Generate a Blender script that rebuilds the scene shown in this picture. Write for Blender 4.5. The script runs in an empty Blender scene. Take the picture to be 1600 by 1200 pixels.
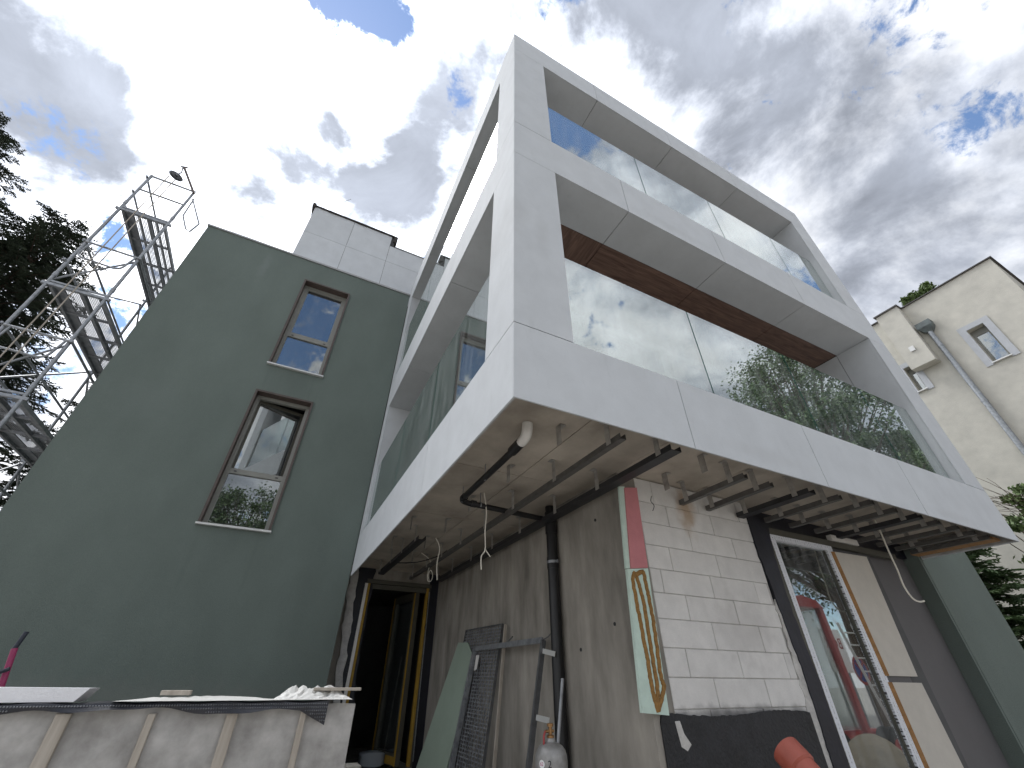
import bpy, bmesh, math, random
from mathutils import Vector, Matrix
random.seed(7)
R = math.radians
C = bpy.context.scene.collection
scene = bpy.context.scene

# ------------------------------------------------------------------ camera
CAM = Vector((-0.9154, -1.8057, 1.6))
FPX = 651.27                                   # focal length in photo pixels (1600 wide)
RT = Vector((0.89280184, -0.45043229, 0.0039534))
UP = Vector((-0.26653112, -0.52117534, 0.81076348))
FW = Vector((0.36313364, 0.72490483, 0.58536053))
cam_d = bpy.data.cameras.new('camera')
cam = bpy.data.objects.new('camera', cam_d)
C.objects.link(cam)
cam_d.sensor_width = 36.0
cam_d.lens = 36.0 * FPX / 1600.0
cam_d.clip_start = 0.05
cam_d.clip_end = 4000.0
m = Matrix.Identity(4)
for i in range(3):
    m[i][0] = RT[i]; m[i][1] = UP[i]; m[i][2] = -FW[i]; m[i][3] = CAM[i]
cam.matrix_world = m
scene.camera = cam

def ray(px, py):
    return FW + RT * ((px - 800.0) / FPX) + UP * ((600.0 - py) / FPX)
def py_(px, py, y):                            # pixel -> point on a plane y = const
    d = ray(px, py); return CAM + d * ((y - CAM.y) / d.y)
def px_(px, py, x):
    d = ray(px, py); return CAM + d * ((x - CAM.x) / d.x)
def pz_(px, py, z):
    d = ray(px, py); return CAM + d * ((z - CAM.z) / d.z)
def pd_(px, py, dep):
    return CAM + ray(px, py) * dep

# ------------------------------------------------------------------ world, sun, exposure
SUN_DIR = ray(480, 150).normalized()
sun_el = math.asin(SUN_DIR.z)
sun_az = math.atan2(SUN_DIR.x, SUN_DIR.y)      # clockwise from +Y
SKY_STRENGTH = 0.075
world = bpy.data.worlds.new('World'); scene.world = world
world.use_nodes = True
wt = world.node_tree; wt.nodes.clear()
def wn(t, **k):
    n = wt.nodes.new(t)
    for a, b in k.items(): setattr(n, a, b)
    return n
def wl(a, b): wt.links.new(a, b)
def wm(op, a, b=None, c=None, clamp=False):
    n = wn('ShaderNodeMath', operation=op, use_clamp=clamp)
    for i, v in enumerate((a, b, c)):
        if v is None: continue
        if isinstance(v, (int, float)): n.inputs[i].default_value = v
        else: wl(v, n.inputs[i])
    return n.outputs[0]
tc = wn('ShaderNodeTexCoord')
nrm = wn('ShaderNodeVectorMath', operation='NORMALIZE'); wl(tc.outputs['Generated'], nrm.inputs[0])
dirv = nrm.outputs[0]
sep = wn('ShaderNodeSeparateXYZ'); wl(dirv, sep.inputs[0])
zz = wm('ADD', wm('MULTIPLY', wm('MAXIMUM', sep.outputs[2], 0.0), 0.45), 0.62)
comb = wn('ShaderNodeCombineXYZ')
wl(wm('DIVIDE', sep.outputs[0], zz), comb.inputs[0]); wl(wm('DIVIDE', sep.outputs[1], zz), comb.inputs[1]); wl(wm('MULTIPLY', sep.outputs[2], 0.8), comb.inputs[2])
q = comb.outputs[0]
def wnoise(scale, detail, rough, dist, off):
    mp = wn('ShaderNodeMapping'); wl(q, mp.inputs[0]); mp.inputs['Location'].default_value = off
    n = wn('ShaderNodeTexNoise', noise_dimensions='3D'); wl(mp.outputs[0], n.inputs['Vector'])
    n.inputs['Scale'].default_value = scale; n.inputs['Detail'].default_value = detail
    n.inputs['Roughness'].default_value = rough; n.inputs['Distortion'].default_value = dist
    return n.outputs[0]
def bump_at(d, sig, amp):
    n = wn('ShaderNodeVectorMath', operation='DOT_PRODUCT'); wl(dirv, n.inputs[0]); n.inputs[1].default_value = d.normalized()
    k = 1.0 / R(sig) ** 2
    e = wm('EXPONENT', wm('MULTIPLY', wm('SUBTRACT', n.outputs['Value'], 1.0), k))
    return wm('MULTIPLY', e, amp)
def total(lst):
    o = lst[0]
    for x in lst[1:]: o = wm('ADD', o, x)
    return o
def sstep(v, a, b):
    n = wn('ShaderNodeMapRange', interpolation_type='SMOOTHSTEP'); wl(v, n.inputs[0])
    n.inputs[1].default_value = a; n.inputs[2].default_value = b; n.inputs[3].default_value = 0; n.inputs[4].default_value = 1
    return n.outputs[0]
def mirror_y(px, py):
    d = ray(px, py); return Vector((d.x, -d.y, d.z))
n_big = wnoise(1.6, 3, 0.5, 0.2, (3.1, 1.7, 0))
n_mid = wnoise(3.6, 10, 0.64, 0.25, (0.4, 5.2, 0))
n_thk = wnoise(3.2, 9, 0.6, 0.2, (7.3, 2.2, 1.5))
n_fine = wnoise(13.0, 8, 0.66, 0.3, (2.3, 4.4, 6.1))
n_str = wnoise(4.2, 9, 0.62, 0.45, (1.3, 9.2, 3.5))
gaps = [bump_at(ray(540, -14), 4.0, -0.50), bump_at(ray(605, 42), 2.4, -0.44), bump_at(ray(706, 170), 2.2, -0.46),
        bump_at(ray(875, 15), 3.4, -0.46), bump_at(ray(1142, 0), 2.2, -0.40), bump_at(ray(1575, 185), 2.4, -0.10),
        bump_at(ray(1575, 390), 3.0, -0.22), bump_at(ray(180, 345), 3.2, -0.44), bump_at(ray(205, 480), 4.5, -0.34),
        bump_at(mirror_y(490, 480), 7.0, -0.45), bump_at(mirror_y(868, 205), 5.0, -0.38), bump_at(mirror_y(1275, 455), 5.0, -0.34),
        bump_at(ray(380, 160), 13.0, 0.16), bump_at(ray(1250, 240), 20.0, 0.15)]
cov = total([wm('MULTIPLY', n_big, 0.35), wm('MULTIPLY', n_mid, 1.8), wm('MULTIPLY', n_fine, 1.1)] + gaps)
mask = sstep(cov, 1.27, 1.46)
thick = total([wm('MULTIPLY_ADD', n_thk, 1.5, -0.25), bump_at(ray(75, 120), 6.5, 0.22), bump_at(ray(180, 215), 3.5, 0.24), bump_at(ray(610, 285), 6.0, 0.25),
               bump_at(ray(412, 205), 3.2, 0.27), bump_at(ray(655, 215), 2.6, 0.25), bump_at(ray(1330, 230), 25.0, 0.19),
               bump_at(ray(515, 180), 2.0, 0.24), bump_at(ray(395, 335), 2.8, 0.24), bump_at(ray(730, 90), 4.0, 0.16), bump_at(ray(400, 60), 8.0, -0.12)])
thk = sstep(thick, 0.44, 0.80)
sd = wn('ShaderNodeVectorMath', operation='DOT_PRODUCT'); wl(dirv, sd.inputs[0]); sd.inputs[1].default_value = SUN_DIR
cosm = wm('SUBTRACT', sd.outputs['Value'], 1.0)
glow = wm('ADD', wm('MULTIPLY', wm('EXPONENT', wm('MULTIPLY', cosm, 8.0)), 1.8), wm('MULTIPLY', wm('EXPONENT', wm('MULTIPLY', cosm, 1.3)), 0.10))
bright = wm('ADD', wm('ADD', 0.34, wm('MULTIPLY', wm('SUBTRACT', n_str, 0.5), 0.55)), glow)
dark = wm('ADD', wm('ADD', 0.158, wm('MULTIPLY', wm('SUBTRACT', n_str, 0.5), 0.30)), wm('MULTIPLY', glow, 0.06))
lum = wn('ShaderNodeMix', data_type='FLOAT'); wl(thk, lum.inputs[0]); wl(bright, lum.inputs[2]); wl(dark, lum.inputs[3])
tint = wn('ShaderNodeMix', data_type='RGBA'); wl(thk, tint.inputs[0])
tint.inputs[6].default_value = (0.965, 0.985, 1.03, 1); tint.inputs[7].default_value = (0.92, 1.0, 1.17, 1)
ccol = wn('ShaderNodeVectorMath', operation='SCALE'); wl(tint.outputs[2], ccol.inputs[0])
wl(wm('MULTIPLY', lum.outputs[0], 1.0 / SKY_STRENGTH), ccol.inputs['Scale'])
sky = wn('ShaderNodeTexSky', sky_type='NISHITA', sun_disc=False)
sky.sun_elevation = sun_el; sky.sun_rotation = sun_az
sky.air_density = 1.0; sky.dust_density = 0.1; sky.ozone_density = 2.5
mixs = wn('ShaderNodeMix', data_type='RGBA'); wl(mask, mixs.inputs[0]); wl(sky.outputs[0], mixs.inputs[6]); wl(ccol.outputs[0], mixs.inputs[7])
bg = wn('ShaderNodeBackground'); bg.inputs[1].default_value = SKY_STRENGTH; wl(mixs.outputs[2], bg.inputs[0])
wo = wn('ShaderNodeOutputWorld'); wl(bg.outputs[0], wo.inputs[0])

sl = bpy.data.lights.new('sun', 'SUN'); sl.energy = 0.8; sl.angle = R(20); sl.color = (1.0, 0.97, 0.93)
sun = bpy.data.objects.new('sun', sl); C.objects.link(sun)
sun.rotation_euler = (-SUN_DIR).to_track_quat('-Z', 'Y').to_euler(); sun.location = (0, 0, 40)
scene.view_settings.view_transform = 'Standard'
scene.view_settings.look = 'None'
scene.view_settings.exposure = 1.43
scene.view_settings.gamma = 1.0
scene.view_settings.use_curve_mapping = False
scene.render.engine = 'CYCLES'
scene.cycles.use_denoising = True
scene.cycles.max_bounces = 7
scene.cycles.transparent_max_bounces = 12
scene.cycles.diffuse_bounces = 4
scene.cycles.glossy_bounces = 4
scene.cycles.use_adaptive_sampling = True
scene.cycles.adaptive_threshold = 0.02
scene.cycles.sample_clamp_indirect = 6.0

# ------------------------------------------------------------------ materials
MATS = {}
def new_mat(name):
    mt = bpy.data.materials.new(name); mt.use_nodes = True
    nt = mt.node_tree
    b = nt.nodes.get('Principled BSDF'); o = nt.nodes.get('Material Output')
    MATS[name] = mt
    return mt, nt, b, o
def mat(name, col, rough=0.7, var=0.12, scale=6.0, bump=0.0, bscale=60.0, metal=0.0, stretch=(1, 1, 1), spec=0.5, col2=None, detail=6, per_obj=0.0, fine=0.0):
    mt, nt, b, o = new_mat(name)
    N = nt.nodes.new; L = nt.links.new
    tcn = N('ShaderNodeTexCoord'); mp = N('ShaderNodeMapping'); L(tcn.outputs['Object'], mp.inputs[0])
    g = N('ShaderNodeNewGeometry'); L(g.outputs['Position'], mp.inputs[0]); mp.inputs['Scale'].default_value = stretch
    n = N('ShaderNodeTexNoise'); L(mp.outputs[0], n.inputs['Vector']); n.inputs['Scale'].default_value = scale
    n.inputs['Detail'].default_value = detail; n.inputs['Roughness'].default_value = 0.6
    cr = N('ShaderNodeValToRGB'); L(n.outputs[0], cr.inputs[0])
    c2 = col2 if col2 else tuple(c * (1 - var) for c in col)
    c1 = col if col2 else tuple(min(1, c * (1 + var)) for c in col)
    cr.color_ramp.elements[0].position = 0.3; cr.color_ramp.elements[1].position = 0.7
    cr.color_ramp.elements[0].color = (*c2, 1); cr.color_ramp.elements[1].color = (*c1, 1)
    out = cr.outputs[0]
    if per_obj > 0:
        oi = N('ShaderNodeObjectInfo'); hs = N('ShaderNodeHueSaturation'); L(out, hs.inputs['Color'])
        mr = N('ShaderNodeMapRange'); L(oi.outputs['Random'], mr.inputs[0]); mr.inputs[3].default_value = 1 - per_obj; mr.inputs[4].default_value = 1 + per_obj
        L(mr.outputs[0], hs.inputs['Value']); out = hs.outputs[0]
    if fine > 0:
        n3 = N('ShaderNodeTexNoise'); L(g.outputs['Position'], n3.inputs['Vector']); n3.inputs['Scale'].default_value = 190; n3.inputs['Detail'].default_value = 3
        mr3 = N('ShaderNodeMapRange'); L(n3.outputs[0], mr3.inputs[0]); mr3.inputs[1].default_value = 0.3; mr3.inputs[2].default_value = 0.7
        mr3.inputs[3].default_value = 1 - fine; mr3.inputs[4].default_value = 1 + fine
        hs3 = N('ShaderNodeHueSaturation'); L(out, hs3.inputs['Color']); L(mr3.outputs[0], hs3.inputs['Value']); out = hs3.outputs[0]
    L(out, b.inputs['Base Color'])
    b.inputs['Roughness'].default_value = rough; b.inputs['Metallic'].default_value = metal
    b.inputs['Specular IOR Level'].default_value = spec
    if bump > 0:
        n2 = N('ShaderNodeTexNoise'); L(mp.outputs[0], n2.inputs['Vector']); n2.inputs['Scale'].default_value = bscale; n2.inputs['Detail'].default_value = 4
        bp = N('ShaderNodeBump'); bp.inputs['Strength'].default_value = bump; bp.inputs['Distance'].default_value = 0.02
        L(n2.outputs[0], bp.inputs['Height']); L(bp.outputs[0], b.inputs['Normal'])
    return mt
def glass(name, f0, tint, rough=0.0, wobble=0.0, dust=0.05):
    mt, nt, b, o = new_mat(name); nt.nodes.remove(b)
    N = nt.nodes.new; L = nt.links.new
    lw = N('ShaderNodeLayerWeight'); lw.inputs[0].default_value = 0.5
    pw = N('ShaderNodeMath'); pw.operation = 'POWER'; L(lw.outputs['Facing'], pw.inputs[0]); pw.inputs[1].default_value = 3.5
    ma = N('ShaderNodeMath'); ma.operation = 'MULTIPLY_ADD'; L(pw.outputs[0], ma.inputs[0]); ma.inputs[1].default_value = 1 - f0; ma.inputs[2].default_value = f0
    gl = N('ShaderNodeBsdfGlossy'); gl.inputs['Roughness'].default_value = rough; gl.inputs['Color'].default_value = (0.93, 0.96, 0.95, 1)
    tr = N('ShaderNodeBsdfTransparent'); tr.inputs[0].default_value = (*tint, 1)
    mx = N('ShaderNodeMixShader'); L(ma.outputs[0], mx.inputs[0]); L(tr.outputs[0], mx.inputs[1]); L(gl.outputs[0], mx.inputs[2])
    df = N('ShaderNodeBsdfDiffuse'); df.inputs[0].default_value = (0.75, 0.77, 0.78, 1)
    gp = N('ShaderNodeNewGeometry'); mpd = N('ShaderNodeMapping'); L(gp.outputs['Position'], mpd.inputs[0]); mpd.inputs['Scale'].default_value = (5, 5, 0.7)
    nd_ = N('ShaderNodeTexNoise'); L(mpd.outputs[0], nd_.inputs['Vector']); nd_.inputs['Scale'].default_value = 2.0; nd_.inputs['Detail'].default_value = 8
    mrd = N('ShaderNodeMapRange'); L(nd_.outputs[0], mrd.inputs[0]); mrd.inputs[1].default_value = 0.35; mrd.inputs[2].default_value = 0.75; mrd.inputs[3].default_value = 0.01; mrd.inputs[4].default_value = dust
    mxd = N('ShaderNodeMixShader'); L(mrd.outputs[0], mxd.inputs[0]); L(mx.outputs[0], mxd.inputs[1]); L(df.outputs[0], mxd.inputs[2])
    L(mxd.outputs[0], o.inputs[0])
    if wobble > 0:
        g = N('ShaderNodeNewGeometry'); n2 = N('ShaderNodeTexNoise'); L(g.outputs['Position'], n2.inputs['Vector']); n2.inputs['Scale'].default_value = 1.2
        bp = N('ShaderNodeBump'); bp.inputs['Strength'].default_value = wobble; bp.inputs['Distance'].default_value = 0.02
        L(n2.outputs[0], bp.inputs['Height']); L(bp.outputs[0], gl.inputs['Normal'])
    return mt

# fibre-cement cladding: faint blotches and streaks of dust
def cladding_mat():
    mt = mat('cladding', (0.555, 0.578, 0.597), rough=0.8, spec=0.12, var=0.05, scale=3.5, bump=0.04, bscale=45, per_obj=0.025, detail=9, fine=0.02)
    nt = mt.node_tree; b = nt.nodes['Principled BSDF']; N = nt.nodes.new; L = nt.links.new
    src = b.inputs['Base Color'].links[0].from_socket
    g = N('ShaderNodeNewGeometry'); mp = N('ShaderNodeMapping'); L(g.outputs['Position'], mp.inputs[0]); mp.inputs['Scale'].default_value = (5, 5, 1.6)
    n = N('ShaderNodeTexNoise'); L(mp.outputs[0], n.inputs['Vector']); n.inputs['Scale'].default_value = 2.2; n.inputs['Detail'].default_value = 12; n.inputs['Roughness'].default_value = 0.72
    mr = N('ShaderNodeMapRange'); L(n.outputs[0], mr.inputs[0]); mr.inputs[1].default_value = 0.56; mr.inputs[2].default_value = 0.74; mr.inputs[3].default_value = 0.0; mr.inputs[4].default_value = 0.35
    mx = N('ShaderNodeMix'); mx.data_type = 'RGBA'; L(mr.outputs[0], mx.inputs[0]); L(src, mx.inputs[6]); mx.inputs[7].default_value = (0.43, 0.45, 0.46, 1)
    L(mx.outputs[2], b.inputs['Base Color'])
    return mt
cladding_mat()
mat('clad_core', (0.05, 0.05, 0.05), rough=0.9)
mat('green_render', (0.136, 0.167, 0.149), rough=0.92, var=0.10, scale=1.4, stretch=(1, 1, 0.5), bump=0.35, bscale=160, fine=0.10, detail=8)
mat('concrete_soffit', (0.55, 0.49, 0.41), rough=0.85, col2=(0.30, 0.262, 0.215), scale=2.0, bump=0.12, bscale=30, per_obj=0.07, detail=9)
mat('concrete_wall', (0.40, 0.37, 0.325), rough=0.85, col2=(0.155, 0.143, 0.122), scale=2.0, bump=0.12, bscale=30, stretch=(1.6, 1.6, 0.5), per_obj=0.04, detail=10)
mat('concrete_rough', (0.54, 0.525, 0.50), rough=0.9, col2=(0.25, 0.24, 0.225), scale=5.5, bump=0.35, bscale=14, detail=10)
mat('block', (0.66, 0.645, 0.62), rough=0.95, var=0.07, scale=9, bump=0.12, bscale=90, per_obj=0.05, fine=0.04)
def stain(mname, c, sx, sz, col, amt):
    nt = MATS[mname].node_tree; b = nt.nodes['Principled BSDF']; N = nt.nodes.new; L = nt.links.new
    src = b.inputs['Base Color'].links[0].from_socket
    g = N('ShaderNodeNewGeometry'); mp = N('ShaderNodeMapping'); mp.vector_type = 'TEXTURE'; L(g.outputs['Position'], mp.inputs[0])
    mp.inputs['Location'].default_value = c; mp.inputs['Scale'].default_value = (sx, 10, sz)
    ln = N('ShaderNodeVectorMath'); ln.operation = 'LENGTH'; L(mp.outputs[0], ln.inputs[0])
    n = N('ShaderNodeTexNoise'); L(g.outputs['Position'], n.inputs['Vector']); n.inputs['Scale'].default_value = 9; n.inputs['Detail'].default_value = 6
    ad = N('ShaderNodeMath'); ad.operation = 'ADD'; L(ln.outputs['Value'], ad.inputs[0]); L(n.outputs[0], ad.inputs[1])
    mr = N('ShaderNodeMapRange'); mr.interpolation_type = 'SMOOTHSTEP'; L(ad.outputs[0], mr.inputs[0]); mr.inputs[1].default_value = 0.6; mr.inputs[2].default_value = 1.5; mr.inputs[3].default_value = amt; mr.inputs[4].default_value = 0
    mx = N('ShaderNodeMix'); mx.data_type = 'RGBA'; L(mr.outputs[0], mx.inputs[0]); L(src, mx.inputs[6]); mx.inputs[7].default_value = (*col, 1)
    L(mx.outputs[2], b.inputs['Base Color'])
stain('block', (2.34, 0.97, 2.98), 0.16, 0.32, (0.40, 0.26, 0.14), 0.75)
stain('block', (2.75, 0.97, 2.0), 0.5, 0.35, (0.50, 0.48, 0.46), 0.5)
stain('block', (2.4, 0.97, 1.42), 1.3, 0.09, (0.06, 0.06, 0.065), 0.8)
stain('green_render', (-3.05, 5.65, 8.75), 0.12, 0.55, (0.20, 0.23, 0.22), 0.40)
for sx_ in (-2.18, -1.42): stain('green_render', (sx_, 5.65, 3.0), 0.05, 0.6, (0.095, 0.118, 0.105), 0.22); stain('green_render', (sx_, 5.65, 6.1), 0.05, 0.35, (0.095, 0.118, 0.105), 0.2)
stain('green_render', (-2.5, 5.65, 1.4), 3.5, 0.35, (0.20, 0.205, 0.185), 0.35)
stain('green_render', (-3.6, 5.65, 5.2), 0.7, 0.5, (0.155, 0.185, 0.17), 0.4)
for c_, a_, b_ in (((0.27, 0, 4.7), 0.10, 0.55), ((2.3, 0, 3.1), 0.9, 0.10), ((0, 0.2, 4.9), 0.2, 0.45), ((5.2, 0, 3.05), 0.7, 0.08), ((2.2, 0, 6.1), 0.5, 0.12)): stain('cladding', c_, a_, b_, (0.43, 0.44, 0.445), 0.25)
mat('mortar', (0.52, 0.505, 0.48), rough=0.95, var=0.2, scale=12, bump=0.4, bscale=40)
mat('bitumen', (0.012, 0.0125, 0.015), rough=0.55, var=0.5, scale=7, bump=0.35, bscale=40)
mat('black_film', (0.008, 0.009, 0.016), rough=0.5, var=0.4, scale=6, bump=0.2, bscale=12)
mat('black_plastic', (0.010, 0.010, 0.011), rough=0.42, var=0.3, scale=8)
mat('white_plastic', (0.72, 0.70, 0.66), rough=0.45, var=0.05)
mat('galvanised', (0.30, 0.315, 0.33), rough=0.48, var=0.3, scale=18, metal=0.6, detail=8)
mat('old_steel', (0.30, 0.31, 0.325), rough=0.5, var=0.3, scale=12, metal=0.6)
mat('dark_steel', (0.16, 0.165, 0.17), rough=0.5, var=0.25, scale=12, metal=0.6)
mat('rail_black', (0.022, 0.022, 0.024), rough=0.5, var=0.3, scale=10)
mat('rail_grey', (0.34, 0.325, 0.30), rough=0.5, var=0.25, scale=14, metal=0.25)
mat('rail_grey_shaded', (0.10, 0.096, 0.09), rough=0.5, var=0.2, scale=14, metal=0.2)  # darker copy of the grey rail, underside shade put into the colour
mat('pink_foam', (0.56, 0.22, 0.235), rough=0.9, var=0.06, scale=10, bump=0.1, bscale=80)
mat('mint_foam', (0.55, 0.68, 0.60), rough=0.9, var=0.07, scale=14, bump=0.25, bscale=60)
mat('glue', (0.36, 0.19, 0.048), rough=0.75, col2=(0.20, 0.105, 0.03), scale=45, bump=0.5, bscale=90)
mat('brown_metal', (0.085, 0.062, 0.052), rough=0.45, var=0.2, scale=8)
mat('window_grey', (0.23, 0.23, 0.205), rough=0.45, var=0.06)
mat('olive_frame', (0.075, 0.072, 0.055), rough=0.5, var=0.15)
mat('yellow_foam', (0.36, 0.215, 0.025), rough=0.7, var=0.15, scale=10)
mat('sill_metal', (0.62, 0.62, 0.60), rough=0.4, metal=0.3, var=0.05)
mat('parapet_metal', (0.33, 0.33, 0.32), rough=0.45, metal=0.4, var=0.1)
mat('roof_felt', (0.045, 0.040, 0.036), rough=0.9, var=0.3, scale=10, bump=0.3, bscale=20)
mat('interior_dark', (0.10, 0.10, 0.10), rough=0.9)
mat('interior_white', (0.50, 0.49, 0.47), rough=0.9)
mat('loggia_wall', (0.30, 0.30, 0.29), rough=0.9, var=0.06)
mat('curtain', (0.62, 0.61, 0.58), rough=0.9, var=0.05)
mat('tan_board', (0.56, 0.525, 0.465), rough=0.9, var=0.05, scale=8, fine=0.05)
mat('tan_edge', (0.30, 0.155, 0.055), rough=0.8, var=0.25, scale=20)
mat('grey_panel', (0.118, 0.113, 0.115), rough=0.6, var=0.05, scale=5)
mat('timber', (0.47, 0.425, 0.365), rough=0.85, col2=(0.34, 0.30, 0.25), scale=5, stretch=(6, 6, 0.6), bump=0.15, bscale=30)
mat('foam_white', (0.78, 0.78, 0.80), rough=0.9, var=0.04, bump=0.2, bscale=70)
mat('sheet_white', (0.70, 0.69, 0.65), rough=0.45, var=0.08, scale=6)
mat('dimple_black', (0.022, 0.023, 0.030), rough=0.38, var=0.2)
mat('drywall_green', (0.30, 0.37, 0.30), rough=0.85, var=0.05, scale=5)
mat('gas_paint', (0.36, 0.355, 0.345), rough=0.5, col2=(0.20, 0.195, 0.185), scale=14, metal=0.35, detail=9)
mat('brass', (0.30, 0.17, 0.075), rough=0.4, metal=0.8, var=0.2)
mat('red_paint', (0.30, 0.035, 0.035), rough=0.4, var=0.1)
mat('red_pipe', (0.36, 0.085, 0.055), rough=0.5, col2=(0.27, 0.058, 0.036), scale=9, bump=0.05, bscale=30)
mat('pink_pole', (0.30, 0.035, 0.11), rough=0.5, var=0.15)
mat('dark_grip', (0.02, 0.025, 0.04), rough=0.5, var=0.2)
mat('brick_red', (0.36, 0.15, 0.09), rough=0.9, var=0.2, scale=14)
mat('cable_white', (0.74, 0.71, 0.62), rough=0.5, var=0.05)
mat('neighbour_render', (0.575, 0.555, 0.49), rough=0.95, col2=(0.46, 0.445, 0.395), scale=2.6, bump=0.25, bscale=50, detail=10, fine=0.05)
mat('neighbour_trim', (0.44, 0.455, 0.475), rough=0.9, var=0.06)
mat('neighbour_edge', (0.055, 0.05, 0.048), rough=0.6, var=0.2)
mat('patina', (0.135, 0.165, 0.162), rough=0.6, col2=(0.075, 0.085, 0.085), scale=7)
mat('ground_gravel', (0.43, 0.41, 0.375), rough=0.95, col2=(0.31, 0.29, 0.265), scale=3, bump=0.5, bscale=25, detail=12)
mat('sand', (0.36, 0.30, 0.22), rough=0.95, col2=(0.25, 0.21, 0.155), scale=4, bump=0.5, bscale=25, detail=10)
mat('tile_grey', (0.34, 0.325, 0.30), rough=0.7, var=0.08, per_obj=0.05)
mat('bark', (0.085, 0.062, 0.045), rough=0.95, var=0.3, scale=12, bump=0.6, bscale=20)
mat('spruce', (0.052, 0.072, 0.042), rough=0.7, col2=(0.026, 0.038, 0.023), scale=1.5)
mat('conifer_green', (0.095, 0.15, 0.055), rough=0.7, col2=(0.04, 0.075, 0.028), scale=1.8)
mat('leaf', (0.085, 0.135, 0.042), rough=0.6, col2=(0.04, 0.075, 0.022), scale=1.3)
mat('leaf_light', (0.13, 0.19, 0.055), rough=0.6, col2=(0.06, 0.10, 0.028), scale=2.0)
mat('white_paint', (0.75, 0.75, 0.75), rough=0.5, var=0.03)
mat('blue_paint', (0.03, 0.06, 0.24), rough=0.4, var=0.05)
mat('tyre', (0.02, 0.02, 0.02), rough=0.85, var=0.2)
mat('blind', (0.30, 0.33, 0.36), rough=0.8, var=0.05)
mat('ink', (0.02, 0.02, 0.025), rough=0.8, var=0.05)
mat('pink_ink', (0.40, 0.05, 0.16), rough=0.8, var=0.05)
glass('balcony_glass', 0.48, (0.66, 0.76, 0.73), wobble=0.012, dust=0.14)
glass('window_glass', 0.30, (0.45, 0.50, 0.50), wobble=0.01)
glass('door_glass', 0.26, (0.45, 0.50, 0.48), wobble=0.02, dust=0.16)
glass('clear_glass', 0.10, (0.80, 0.84, 0.84))
mat('glass_edge', (0.04, 0.15, 0.12), rough=0.2, var=0.1)

def wood_mat(name, axis):
    mt, nt, b, o = new_mat(name); N = nt.nodes.new; L = nt.links.new
    g = N('ShaderNodeNewGeometry'); mp = N('ShaderNodeMapping'); L(g.outputs['Position'], mp.inputs[0])
    mp.inputs['Scale'].default_value = (1.2, 14, 14) if axis == 'x' else (14, 1.2, 14)
    n = N('ShaderNodeTexNoise'); L(mp.outputs[0], n.inputs['Vector']); n.inputs['Scale'].default_value = 1.6; n.inputs['Detail'].default_value = 10
    n.inputs['Roughness'].default_value = 0.65; n.inputs['Distortion'].default_value = 1.2
    cr = N('ShaderNodeValToRGB'); L(n.outputs[0], cr.inputs[0]); cr.color_ramp.elements[0].position = 0.32; cr.color_ramp.elements[1].position = 0.7
    cr.color_ramp.elements[0].color = (0.085, 0.05, 0.038, 1); cr.color_ramp.elements[1].color = (0.27, 0.165, 0.125, 1)
    L(cr.outputs[0], b.inputs['Base Color']); b.inputs['Roughness'].default_value = 0.55
wood_mat('wood_x', 'x'); wood_mat('wood_y', 'y')

def tape_mat():
    # white protective film with lines of dark print along the profile (flat print)
    mt, nt, b, o = new_mat('frame_tape'); N = nt.nodes.new; L = nt.links.new
    g = N('ShaderNodeNewGeometry'); mp = N('ShaderNodeMapping'); L(g.outputs['Position'], mp.inputs[0])
    sx = N('ShaderNodeSeparateXYZ'); L(mp.outputs[0], sx.inputs[0])
    def M(op, a, c=None):
        n = N('ShaderNodeMath'); n.operation = op
        for i, v in enumerate((a, c)):
            if v is None: continue
            if isinstance(v, (int, float)): n.inputs[i].default_value = v
            else: L(v, n.inputs[i])
        return n.outputs[0]
    n1 = N('ShaderNodeTexNoise'); mp2 = N('ShaderNodeMapping'); L(g.outputs['Position'], mp2.inputs[0]); mp2.inputs['Scale'].default_value = (120, 1, 75); L(mp2.outputs[0], n1.inputs['Vector']); n1.inputs['Scale'].default_value = 1.0; n1.inputs['Detail'].default_value = 3
    w = M('FRACT', M('MULTIPLY', sx.outputs[0], 26.0))
    lines = M('LESS_THAN', w, 0.15)
    pr = M('GREATER_THAN', n1.outputs[0], 0.54)
    ink = M('MULTIPLY', lines, pr)
    n3 = N('ShaderNodeTexNoise'); L(g.outputs['Position'], n3.inputs['Vector']); n3.inputs['Scale'].default_value = 14; n3.inputs['Detail'].default_value = 6
    worn = M('GREATER_THAN', n3.outputs[0], 0.72)
    fac = M('MAXIMUM', ink, worn)
    mx = N('ShaderNodeMix'); mx.data_type = 'RGBA'; L(fac, mx.inputs[0]); mx.inputs[6].default_value = (0.72, 0.74, 0.78, 1); mx.inputs[7].default_value = (0.06, 0.06, 0.075, 1)
    L(mx.outputs[2], b.inputs['Base Color']); b.inputs['Roughness'].default_value = 0.4
tape_mat()

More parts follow.
